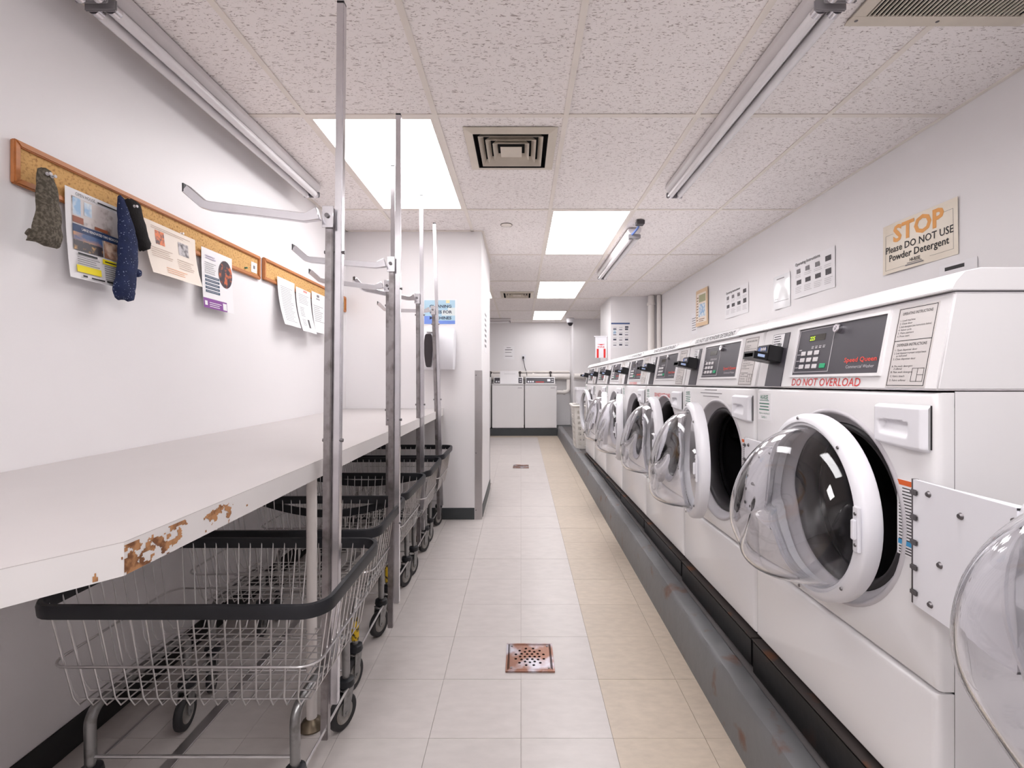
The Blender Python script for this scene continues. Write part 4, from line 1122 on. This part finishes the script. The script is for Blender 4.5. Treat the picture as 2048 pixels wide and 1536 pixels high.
# papers on the washer wall
XW = XR
w, h = 0.445, 0.262
aged = M('aged_paper_frame_ink', (120, 112, 104), 0.5)
sheet('stop_sign', 'aged laminated sign with orange STOP about powder detergent', 'sign', (XW, 2.625, 1.764), -Y, Z, w, h, AGED, (
    ('frame_line', aged, [(0.020, 0.022, 0.018, 0.205), (w-0.025, w-0.023, 0.030, 0.215), (0.022, 0.075, 0.205, 0.2065), (w-0.09, w-0.023, 0.215, 0.2165), (0.020, 0.17, 0.018, 0.0195), (w-0.15, w-0.023, 0.030, 0.0315)], []),
    ('stop_lettering', ORANGE, [], [('STOP', 0.120, w/2, 0.160, 'CENTER', 0.035, 0.300)]),
    ('sign_lettering', INK, [], [('Please DO NOT USE', 0.050, w/2, 0.108, 'CENTER', 0.012, 0.400), ('Powder Detergent', 0.050, w/2, 0.062, 'CENTER', 0.016, 0.350), ('HI-RISE', 0.024, w/2-0.01, 0.032, 'CENTER', 0.02, 0.060)]),
    ('logo_bar', GREYINK, [(w/2-0.055, w/2+0.03, 0.024, 0.028), (w/2-0.065, w/2+0.04, 0.014, 0.020)], [])), wave=0.006, off=0.008)
def op_poster(y, z, w, h, label, seed):
    rg = random.Random(seed); blocks = []; ghosts = []; thin = []
    for c in range(4):
        a = 0.03 + c*w*0.235
        blocks.append((a+0.010, a+0.010+w*0.13, h*0.36, h*0.36+h*(0.12 if c != 3 else 0.15)))
        if c == 3: blocks.append((a+0.010, a+0.010+w*0.13, h*0.70, h*0.83))
        else: ghosts.append((a+0.012, a+0.012+w*0.10, h*0.66, h*0.78))
        thin += lines(a, a+w*0.19, h*0.56, h*0.65, 2, 0.25, 0.3, seed+c) + lines(a, a+w*0.19, h*0.14, h*0.32, 4, 0.25, 0.3, seed+c+9)
    sheet('instruction_poster', label, 'poster', (XW, y, z), -Y, Z, w, h, PAPER, (
        ('*picture_block', M('poster_black', (66, 62, 66), 0.5, rgb2=(150, 146, 150), lo=0.62, hi=0.7, scale=60), blocks, []), ('sketch_print', GREYINK, ghosts, []), ('printed_lines', M('pale_grey_ink', (190, 186, 188), 0.6), thin, []),
        ('poster_lettering', INK, [], [('Operating Instructions', 0.030, 0.025, h*0.88, 'LEFT', 0.01, w*0.62)])), wave=0.004, off=0.006)
op_poster(3.49, 1.784, 0.455, 0.262, 'operating instructions poster with dark picture squares beside the STOP sign', 2)
op_poster(4.66, 1.795, 0.470, 0.262, 'smaller-looking operating instructions poster between the plain sheet and the beige card', 5)
sheet('plain_notice', 'glossy white sheet with faint print between the two instruction posters', 'notice', (XW, 3.765, 1.745), -Y, Z, 0.225, 0.255, M('glossy_sleeve', (238, 238, 240), 0.12), (('printed_lines', GREYINK, [(0.05, 0.15, 0.225, 0.232), (0.03, 0.07, 0.075, 0.079), (0.02, 0.20, 0.055, 0.058)], []),), wave=0.006, off=0.008)
sheet('beige_card', 'curled beige and orange card with a blue panel on the washer wall', 'poster', (XW, 5.40, 1.80), -Y, Z, 0.32, 0.40, M('beige_card', (226, 196, 160), 0.5, var=0.06), (
    ('inner_panel', CREAM, [(0.03, 0.27, 0.04, 0.36)], []), ('blue_panel', SKYBLUE, [(0.10, 0.24, 0.10, 0.24)], []), ('green_panel', M('pale_olive_print', (170, 168, 130), 0.5), [(0.10, 0.26, 0.26, 0.34)], []), ('brown_text', M('brown_ink', (150, 120, 96), 0.6), lines(0.04, 0.09, 0.06, 0.34, 9, 0.4) + lines(0.11, 0.23, 0.05, 0.09, 2, 0.4), [])), wave=0.012, off=0.018)
sheet('small_notice', 'small pale sheet partly behind the beige card', 'notice', (XW, 5.60, 1.74), -Y, Z, 0.18, 0.24, PAPER, (('printed_lines', GREYINK, lines(0.02, 0.16, 0.04, 0.20, 6, 0.3), []),))
sheet('low_notice', 'white sheet with a black mark half hidden behind the first washer top', 'notice', (XW, 2.28, 1.485), -Y, Z, 0.19, 0.245, PAPER, (('black_mark', INK, [(0.03, 0.13, 0.215, 0.232)], []),), off=0.003)
w, h = 0.27, 0.36
sheet('column_notice', 'notice with a blue heading bar and rows of small icons on the column', 'notice', (1.305, 6.95, 1.685), X, Z, w, h, PAPER, (
    ('blue_heading', M('heading_blue', (74, 96, 142), 0.5), [(0.0, w, h-0.022, h)], []),
    ('icon_print', M('icon_dark', (70, 74, 90), 0.5), [(0.03+0.085*c, 0.075+0.085*c, 0.03+0.075*r, 0.04+0.075*r+0.012*((r+c) % 2)) for c in range(3) for r in range(4)] + [(0.20, 0.25, 0.285, 0.31)], []),
    ('blue_icon', SKYBLUE, [(0.03, 0.07, 0.20, 0.26)], []), ('printed_lines', GREYINK, [(0.03+0.085*c, 0.08+0.085*c, 0.065+0.075*r, 0.069+0.075*r) for c in range(3) for r in range(4)], [])))
sheet('wall_note', 'faint four-line note on the end wall above the dryers', 'notice', (-0.36, YB, 1.66), X, Z, 0.22, 0.28, PAPER, (('printed_lines', GREYINK, [(0.06, 0.15, 0.235, 0.245), (0.03, 0.18, 0.19, 0.205), (0.03, 0.16, 0.14, 0.15), (0.03, 0.18, 0.06, 0.07)], []),))
# fire-extinguisher flag sign on the column side
t = thing('extinguisher_sign', 'white and red projecting fire extinguisher sign on the column', 'sign', (1.30, 7.20, 1.55))
bb = bm_new(); box(bb, -0.185, -0.012, -0.004, 0.004, 0.0, 0.32); obj('sign_plate', bb, PLASTIC, t, bevel=0.002)
bb = bm_new(); box(bb, -0.20, -0.0008, -0.010, 0.010, 0.315, 0.328); obj('bracket', bb, PLASTIC, t)
bb = bm_new(); box(bb, -0.165, -0.135, -0.0052, -0.0041, 0.0, 0.135); box(bb, -0.062, -0.032, -0.0052, -0.0041, 0.0, 0.135)
prism(bb, [(-0.06, 0.205), (0.06, 0.205), (0.0, 0.188)], (-0.0985, -0.0041, 0), X, Z, 0.0, 0.0011); obj('red_print', bb, RED, t)
bb = bm_new(); otext(bb, 'FIRE', 0.036, (0, -0.0045, 0), X, Z, -0.0985, 0.15, 0.0006, 'CENTER', 0.01, 0.10); obj('sign_lettering', bb, RED, t)

# ------------------------------------------------------------------ ceiling fixtures
def register(cx, cy, label):
    t = thing('air_register', label, 'air vent', (cx, cy, CEIL), group='square ceiling air registers')
    def ring(h0, z0, h1, z1, th=0.0015):
        bb = bm_new()
        P = [[bb.verts.new((sx*h, sy*h, z)) for sx, sy in ((-1,-1),(1,-1),(1,1),(-1,1))] for h, z in ((h0, z0), (h1, z1))]
        for k in range(4): bb.faces.new((P[0][k], P[0][(k+1)%4], P[1][(k+1)%4], P[1][k]))
        return bb
    bb = ring(0.232, -0.002, 0.188, -0.012)
    o = obj('frame', bb, VENT, t, solid=0.003)
    bb = ring(0.188, -0.012, 0.186, 0.046); obj('throat', bb, DARK, t, solid=0.002)  # coloured near-black for the shade inside the duct
    bb = bm_new(); box(bb, -0.188, 0.188, -0.188, 0.188, 0.0455, 0.049); obj('duct_shade', bb, DARK, t)  # flat closing plate, the unlit duct's shade put into its colour
    for k, h in enumerate((0.164, 0.129, 0.094)):
        obj('louvre', ring(h, -0.014, h-0.022, 0.016), VENT, t, solid=0.002)
    bb = bm_new(); P = [bb.verts.new((sx*0.056, sy*0.056, -0.012)) for sx, sy in ((-1,-1),(1,-1),(1,1),(-1,1))]; bb.faces.new(P); obj('centre_plate', bb, VENT, t, solid=0.002)
register(-0.052, 2.565, 'cream square air register with nested louvres above the aisle')
register(-0.055, 6.80, 'square air register far down the aisle, beside a light panel')

t = thing('return_grille', 'large ceiling return grille with thin bars over the washers', 'air vent', (1.425, 1.36, CEIL))
gw, gd, e = 0.305, 0.305, 0.045
bb = bm_new()
for (a, b_, c, d) in ((-gw, gw, -gd, -gd+e), (-gw, gw, gd-e, gd), (-gw, -gw+e, -gd+e, gd-e), (gw-e, gw, -gd+e, gd-e)): box(bb, a, b_, c, d, -0.008, -0.002)
obj('frame', bb, VENT, t, bevel=0.001, seg=1)
bb = bm_new(); box(bb, -gw+e, gw-e, -gd+e, gd-e, -0.0018, -0.0008); obj('backing', bb, DARK, t)  # dark sheet, paints the shade behind the bars
bb = bm_new(); box(bb, -0.0022, 0.0022, -gd+e, gd-e, -0.0075, -0.002); me_o = obj('louvre_bar', bb, VENT, t); me_o.location = (-gw+e+0.008, 0, 0)
k = 1
while -gw+e+0.008+k*0.0155 < gw-e-0.003:
    mesh_obj('louvre_bar', me_o.data, t, (-gw+e+0.008+k*0.0155, 0, 0)); k += 1
for x, y in ((-0.28, 0.28), (0.0, 0.283), (-0.28, -0.1)):
    bb = bm_new(); lathe(bb, [(0, -0.0105), (0.005, -0.009), (0.006, -0.008)], (x, y, 0), Z, 10); obj('screw', bb, GREYMETAL, t)

def strip_light(cx, y0, y1, label, wires=False, rot=None):
    t = thing('strip_light', label, 'strip light', (cx, y0, CEIL-0.002), group='unlit fluorescent strip lights')
    L_ = y1-y0
    bb = bm_new(); prism(bb, [(-0.052, 0.0), (0.052, 0.0), (0.052, -0.024), (0.034, -0.046), (-0.034, -0.046), (-0.052, -0.024)], (0, 0, 0), X, Z, 0.0, -L_); obj('channel', bb, STRIPMETAL, t, bevel=0.002, seg=1)
    for s in (-1, 1):
        bb = bm_new(); tube(bb, [(s*0.027, 0.035, -0.068), (s*0.027, L_-0.035, -0.068)], 0.0185, 16); tb = obj('fluorescent_tube', bb, TUBE, t, smooth=True, angle=50)
        for yy in (0.026, L_-0.026):
            bb = bm_new(); lathe(bb, [(0, -0.012), (0.0188, -0.012), (0.0188, 0.012), (0, 0.012)], (s*0.027, yy, -0.068), Y, 16); obj('end_cap', bb, CHROME, tb, smooth=True, angle=40)
    for yy in (0.004, L_-0.014):
        bb = bm_new(); box(bb, -0.050, 0.050, yy, yy+0.010, -0.082, -0.046); obj('lamp_holder', bb, M('holder_grey', (150, 147, 150), 0.4), t, bevel=0.004)
    if wires:
        bb = bm_new(); tube(bb, [(-0.02, -0.002, -0.05), (-0.015, -0.05, -0.048), (0.0, -0.10, -0.03), (0.0, -0.16, -0.012)], 0.009, 8); obj('wiring', bb, M('blue_wire', (84, 110, 172), 0.5), t, smooth=True)
        bb = bm_new(); box(bb, -0.03, 0.03, -0.20, -0.14, -0.03, 0.0); obj('junction_box', bb, M('dark_box', (70, 66, 70), 0.5), t, bevel=0.003)
    return t
strip_light(-1.312, 1.49, 3.02, 'unlit twin-tube strip light over the notice board wall')
strip_light(-1.312, -0.06, 1.475, 'unlit strip light continuing the one over the notice boards')
strip_light(0.965, 1.49, 3.03, 'unlit twin-tube strip light above the first washers')
strip_light(0.975, -0.06, 1.475, 'unlit strip light continuing the one above the first washers')
strip_light(0.915, 3.86, 5.42, 'short-looking unlit strip light with loose wiring over the far washers', wires=True)
o = strip_light(0, 0, 1.3, 'unlit strip light across the room in front of the end wall'); o.location = (-1.50, 9.35, CEIL-0.002); o.rotation_euler = (0, 0, math.radians(-90))

t = thing('sprinkler_cover', 'round white sprinkler cover plate on the ceiling', 'sprinkler', (-0.115, 3.79, CEIL+0.003))
bb = bm_new(); lathe(bb, [(0, -0.006), (0.040, -0.006), (0.043, -0.004), (0.043, -0.0005)], (0, 0, 0), Z, 28); obj('cover_plate', bb, TBAR, t, smooth=True, angle=40)
bb = bm_new(); lathe(bb, [(0.0435, -0.0045), (0.047, -0.0045), (0.047, -0.0005), (0.0435, -0.0005)], (0, 0, 0), Z, 28, close=True); obj('gap_shade_ring', bb, M('painted_gap_shadow', (110, 100, 96), 0.8), t)  # solid ring whose colour stands in for the shadow around the plate
t = thing('dome_camera', 'white dome security camera with a dark lens by the end wall', 'camera', (0.955, 9.30, CEIL-0.002))
bb = bm_new(); lathe(bb, [(0, 0.0), (0.072, 0.0), (0.074, -0.03), (0.068, -0.07), (0.060, -0.085), (0, -0.085)], (0, 0, 0), Z, 28); obj('housing', bb, PLASTIC, t, smooth=True, angle=50)
bb = bm_new(); lathe(bb, [(0.052, -0.085)] + [(0.052*math.cos(a), -0.085-0.062*math.sin(a)) for a in [math.pi/2*k/8 for k in range(1, 8)]] + [(0, -0.147)], (0, 0, 0), Z, 24); obj('lens_dome', bb, M('dark_dome', (40, 36, 40), 0.1), t, smooth=True)

# ------------------------------------------------------------------ floor drains
def make_drain(label):
    t = thing('floor_drain', label, 'drain', group='square floor drains')
    S = 0.100
    loops = [[(-S, -S), (S, -S), (S, S), (-S, S)]]
    holes = [(0, 0)] + [(0.021*math.cos(a), 0.021*math.sin(a)) for a in [math.pi*k/3 for k in range(6)]] + [(0.040*math.cos(a), 0.040*math.sin(a)) for a in [math.pi*k/6 for k in range(12)]] + [(0.061*math.cos(a), 0.061*math.sin(a)) for a in [math.pi*k/6+0.26 for k in range(12)]]
    pts, edges = [], []
    def add(loop):
        s = len(pts); pts.extend(loop); n = len(loop); edges.extend([(s+i, s+(i+1) % n) for i in range(n)])
    add(loops[0])
    for (x, y) in holes: add([(x+0.006*math.cos(2*math.pi*k/10), y+0.006*math.sin(2*math.pi*k/10)) for k in range(10)])
    V, E, F, *_ = delaunay_2d_cdt([Vector(p) for p in pts], edges, [], 1, 1e-6)
    bb = bm_new(); vs = [bb.verts.new((v.x, v.y, 0.006)) for v in V]
    for f in F:
        c = sum((Vector(V[i]) for i in f), Vector((0, 0)))/len(f)
        if any((c.x-x)**2 + (c.y-y)**2 < 0.0056**2 for x, y in holes): continue
        bb.faces.new([vs[i] for i in f])
    bmesh.ops.recalc_face_normals(bb, faces=bb.faces[:])
    if sum(f.normal.z for f in bb.faces) < 0: bmesh.ops.reverse_faces(bb, faces=bb.faces[:])
    o = obj('perforated_plate', bb, BRONZE, t, recalc=False); s = o.modifiers.new('thickness', 'SOLIDIFY'); s.thickness = 0.003; s.offset = -1
    bb = bm_new()
    for k in range(4):
        a = math.pi/2*k; c, sn = round(math.cos(a)), round(math.sin(a))
        r = Vector((-sn, c, 0)); q = Vector((c, sn, 0))
        prism(bb, [(-S, S), (S, S), (S-0.008, S-0.010), (-S+0.008, S-0.010)], (0, 0, 0), r, q, -0.0062, -0.0085) if False else None
        vsq = [bb.verts.new(p) for p in (r*-S+q*S+Z*0.0005, r*S+q*S+Z*0.0005, r*(S-0.011)+q*(S-0.011)+Z*0.0092, r*(-S+0.011)+q*(S-0.011)+Z*0.0092, )]
        bb.faces.new(vsq)
        vsi = [bb.verts.new(p) for p in (r*(S-0.011)+q*(S-0.011)+Z*0.0092, r*(-S+0.011)+q*(S-0.011)+Z*0.0092, r*(-S+0.016)+q*(S-0.016)+Z*0.0062, r*(S-0.016)+q*(S-0.016)+Z*0.0062)]
        bb.faces.new(vsi)
    obj('raised_rim', bb, BRONZE, t)
    bb = bm_new(); box(bb, -0.075, 0.075, -0.075, 0.075, 0.0003, 0.0008); obj('sump_shade', bb, DARK, t)  # thin dark sheet painted as the shade seen through the holes
    for x, y in ((-0.077, 0.077), (0.077, 0.077), (0.077, -0.077), (-0.077, -0.077)):
        bb = bm_new(); lathe(bb, [(0.005, 0.006), (0.0045, 0.0078), (0, 0.008)], (x, y, 0), Z, 10); obj('screw', bb, GREYMETAL, t, smooth=True)
    return t
d0 = make_drain('bronze perforated drain cover in the white tiles by the carts')
d1 = copy_tree(d0); d1['label'] = 'small-looking drain cover far down the aisle past the partition'
for d, x, y in ((d0, 0.037, 2.035), (d1, 0.0, 6.15)):
    d.location = (x, y, zf(y)+0.0003); d.rotation_euler = (TILT, 0, 0)

# ------------------------------------------------------------------ dryers on the raised base
DZ = zf(9.12)+0.1355
def make_dryer():
    t = thing('clothes_dryer', 'x', 'clothes dryer', group='dryers along the end wall')
    wd = 0.615
    bb = bm_new(); box(bb, 0.004, wd-0.004, 0.02, 0.56, 0.006, 0.83); obj('cabinet', bb, ENAMEL, t, bevel=0.004)
    bb = bm_new(); box(bb, 0.006, wd-0.006, 0.0, 0.0195, 0.012, 0.818); fp = obj('front_panel', bb, ENAMEL, t, bevel=0.006)
    bb = bm_new(); box(bb, wd-0.12, wd-0.04, -0.004, -0.0005, 0.765, 0.785); obj('maker_badge', bb, GREYPL, fp, bevel=0.001, seg=1)
    bb = bm_new(); box(bb, 0.0, wd, 0.0, 0.565, 0.831, 0.850); obj('top', bb, ENAMEL, t, bevel=0.005)
    bb = bm_new(); prism(bb, [(0.24, 0.851), (0.54, 0.851), (0.54, 0.985), (0.30, 0.985)], (0, 0, 0), Y, Z, 0.02, wd-0.02); co = obj('console', bb, ENAMEL, t, bevel=0.006)
    cuv = Vector((0, 0.06, 0.134)).normalized(); O = Vector((0.02, 0.24, 0.851))
    bb = bm_new(); obox(bb, O, X, cuv, 0.014, wd-0.056, 0.016, 0.128, 0.0002, 0.003); obj('console_panel', bb, PANELGREY, co)
    bb = bm_new()
    for k in range(3): obox(bb, O, X, cuv, 0.04+0.045*k, 0.07+0.045*k, 0.03, 0.06, 0.003, 0.006)
    obox(bb, O, X, cuv, wd-0.19, wd-0.13, 0.05, 0.10, 0.003, 0.006)
    obox(bb, O, X, cuv, wd-0.11, wd-0.07, 0.085, 0.095, 0.003, 0.005); obox(bb, O, X, cuv, wd-0.11, wd-0.07, 0.045, 0.055, 0.003, 0.005)
    obj('console_button', bb, PLASTIC, co)
    bb = bm_new(); obox(bb, O, X, cuv, 0.20, 0.36, 0.030, 0.045, 0.003, 0.004); obj('red_logo_print', bb, RED, co)
    return t
dr0 = make_dryer(); DX = [-0.556, 0.070, -1.19]; DL = ['white dryer with a white paper leaning on its console', 'white dryer at the end nearest the curb corner', 'white dryer mostly hidden behind the partition']
DL[1] = 'white dryer beside the curb corner with its dark console bare'
for i in range(3):
    t = dr0 if i == 0 else copy_tree(dr0)
    t.location = (DX[i], 9.14, DZ+0.0005); t['label'] = DL[i]
sheet('leaning_paper', 'white paper sheet leaning against a dryer console', 'paper', (-0.41, 9.335, DZ+0.8525), X, Vector((0, 0.12, 1)).normalized(), 0.36, 0.25, PAPER, (('printed_lines', M('faint_grey_ink', (214, 212, 214), 0.6), [(0.08, 0.30, 0.19, 0.20)], []),))

# pipes on the end wall, outlet with cord
def pipe_thing(name, label, pts, r, flanges=(), mat=PIPE, cat='pipe'):
    t = thing(name, label, cat, (0, 0, 0))
    bb = bm_new(); tube(bb, pts, r, 14); obj('pipe_run', bb, mat, t, smooth=True, angle=50)
    for (p, ax) in flanges:
        bb = bm_new(); lathe(bb, [(0, -0.018), (r*1.28, -0.018), (r*1.28, 0.018), (0, 0.018)], p, ax, 16); obj('coupling', bb, mat, t, smooth=True, angle=50)
    return t
pipe_thing('duct_pipe', 'thick white pipe running along the end wall above the dryers', [(-2.55, 9.86, 1.30), (1.00, 9.86, 1.30)], 0.062, (((0.25, 9.86, 1.30), X), ((-0.6, 9.86, 1.30), X)))
pipe_thing('water_pipe', 'thin white pipe above the thick pipe on the end wall', [(-2.55, 9.91, 1.40), (1.00, 9.91, 1.40)], 0.020, (((-0.25, 9.91, 1.40), X),))
pipe_thing('drain_pipe', 'short white pipe with an elbow beside the last dryer', [(0.70, 9.80, 0.98), (0.90, 9.80, 0.98), (0.94, 9.80, 1.0), (0.97, 9.82, 1.04), (0.97, 9.84, 1.24)], 0.04, (((0.88, 9.80, 0.98), X),))
pipe_thing('corner_pipe', 'white branch pipe on the chase behind the laundry hamper', [(1.03, 9.34, 1.30), (1.96, 9.34, 1.30)], 0.055, (((1.2, 9.34, 1.30), X),))
pipe_thing('riser_pipe', 'white vertical pipe in the corner between column and washer wall', [(1.86, 6.86, 0.30), (1.86, 6.86, CEIL-0.003)], 0.046, (((1.86, 6.86, 2.30), Z),))
pipe_thing('riser_pipe', 'slimmer white vertical pipe tight against the washer wall', [(1.955, 6.80, 0.30), (1.955, 6.80, CEIL-0.003)], 0.030)
t = thing('wall_outlet', 'small outlet with a dark plug and cord on the end wall', 'outlet', (0.06, YB, 1.64))
bb = bm_new(); box(bb, -0.04, 0.04, -0.008, -0.0005, 0.0, 0.12); obj('cover_plate', bb, PLASTIC, t, bevel=0.003)
bb = bm_new(); box(bb, -0.03, 0.005, -0.05, -0.008, 0.03, 0.08); obj('plug', bb, BLACKPL, t, bevel=0.005)
bb = bm_new(); tube(bb, [(-0.012, -0.05, 0.035), (0.0, -0.06, -0.05), (0.02, -0.05, -0.15), (0.05, -0.05, -0.24), (0.06, -0.14, -0.30), (0.06, -0.16, -0.42)], 0.006, 8); obj('cord', bb, BLACKPL, t, smooth=True)
for (x, lab) in ((-0.62, 'dark valve with a hose behind the hidden dryer edge'), (-0.02, 'dark valve and hose between the two dryers'), (0.60, 'dark valve and hose at the end of the last dryer')):
    t = thing('water_valve', lab, 'valve', (x, 9.752, 1.38), group='dark valves on the end wall')
    bb = bm_new(); lathe(bb, [(0, 0.0), (0.03, 0.0), (0.03, 0.03), (0, 0.03)], (0, 0, 0), Y, 12); obj('handwheel', bb, M('dark_valve', (70, 62, 60), 0.5), t, smooth=True, angle=40)
    bb = bm_new(); tube(bb, [(0, 0.02, 0.0), (0, 0.01, -0.05), (0.005, 0.0, -0.16), (0.01, 0.0, -0.30)], 0.010, 8); obj('hose', bb, BLACKPL, t, smooth=True)

# ------------------------------------------------------------------ hamper and tub beside the last washer
HX, HY = 0.865, 6.62; HZ = 0.172 + zf(HY)
t = thing('laundry_hamper', 'tall white slotted plastic laundry hamper beside the last washer', 'laundry hamper', (HX, HY, HZ+0.004), (TILT, 0, 0))
H = 0.60
def hw(z): return 0.125 + 0.035*z/H, 0.165 + 0.035*z/H
def hbar(bm, side, a0, a1, z0, z1, th=0.004):
    """a bar of one hamper wall between fractions a0..a1 of its width"""
    P = []
    for z in (z0, z1):
        x, y = hw(z)
        for a in (a0, a1):
            if side == 0: p, q = Vector((-x + 2*x*a, -y, z)), Vector((0, 1, 0))
            elif side == 1: p, q = Vector((-x + 2*x*a, y, z)), Vector((0, -1, 0))
            elif side == 2: p, q = Vector((-x, -y + 2*y*a, z)), Vector((1, 0, 0))
            else: p, q = Vector((x, -y + 2*y*a, z)), Vector((-1, 0, 0))
            P.append((p, p + q*th))
    o = [bm.verts.new(P[i][0]) for i in (0, 1, 3, 2)]; i_ = [bm.verts.new(P[i][1]) for i in (0, 1, 3, 2)]
    bm.faces.new(o); bm.faces.new(i_[::-1])
    for k in range(4): bm.faces.new((o[k], o[(k+1)%4], i_[(k+1)%4], i_[k]))
HP = M('hamper_plastic', (228, 224, 218), 0.35, var=0.03)
for side in range(4):
    bb = bm_new()
    nrow = 7; z0 = 0.045; st = 0.072
    hbar(bb, side, 0, 1, 0.0, z0)
    for r in range(nrow):
        za = z0 + r*st; zb = za + 0.040
        n = 3
        for c in range(n+1):
            hbar(bb, side, 0.0 if c == 0 else c/n-0.05, 0.14 if c == 0 else (1.0 if c == n else c/n+0.05) if c != n else 1.0, za, zb) if c != n else hbar(bb, side, 0.86, 1.0, za, zb)
        hbar(bb, side, 0, 1, zb, za+st)
    hbar(bb, side, 0, 1, z0+nrow*st, H-0.02)
    obj('slotted_side', bb, HP, t)
bb = bm_new(); x, y = hw(H); tube(bb, rrect(x+0.008, y+0.008, 0.03, H-0.018), 0.016, 10, closed=True); obj('rim', bb, HP, t, smooth=True)
bb = bm_new(); x, y = hw(0); box(bb, -x+0.005, x-0.005, -y+0.005, y-0.005, 0.0, 0.006); obj('bottom', bb, HP, t)
TBZ = HZ + H + 0.004
t = thing('detergent_tub', 'white square-sided plastic tub standing on the laundry hamper', 'tub', (HX, HY, TBZ))
bb = bm_new(); loft(bb, [[(p.x, p.y, 0.0) for p in rrect(0.098, 0.12, 0.03, 0)], [(p.x, p.y, 0.19) for p in rrect(0.108, 0.13, 0.03, 0)]]); obj('tub_body', bb, PLASTIC, t, smooth=True, angle=40)
bb = bm_new(); loft(bb, [[(p.x, p.y, 0.1905) for p in rrect(0.116, 0.138, 0.03, 0)], [(p.x, p.y, 0.226) for p in rrect(0.114, 0.136, 0.03, 0)]]); obj('lid', bb, PLASTIC, t, smooth=True, angle=40)
bb = bm_new(); box(bb, -0.02, 0.06, -0.1245, -0.1215, 0.02, 0.05); obj('label_print', bb, GREYINK, t)
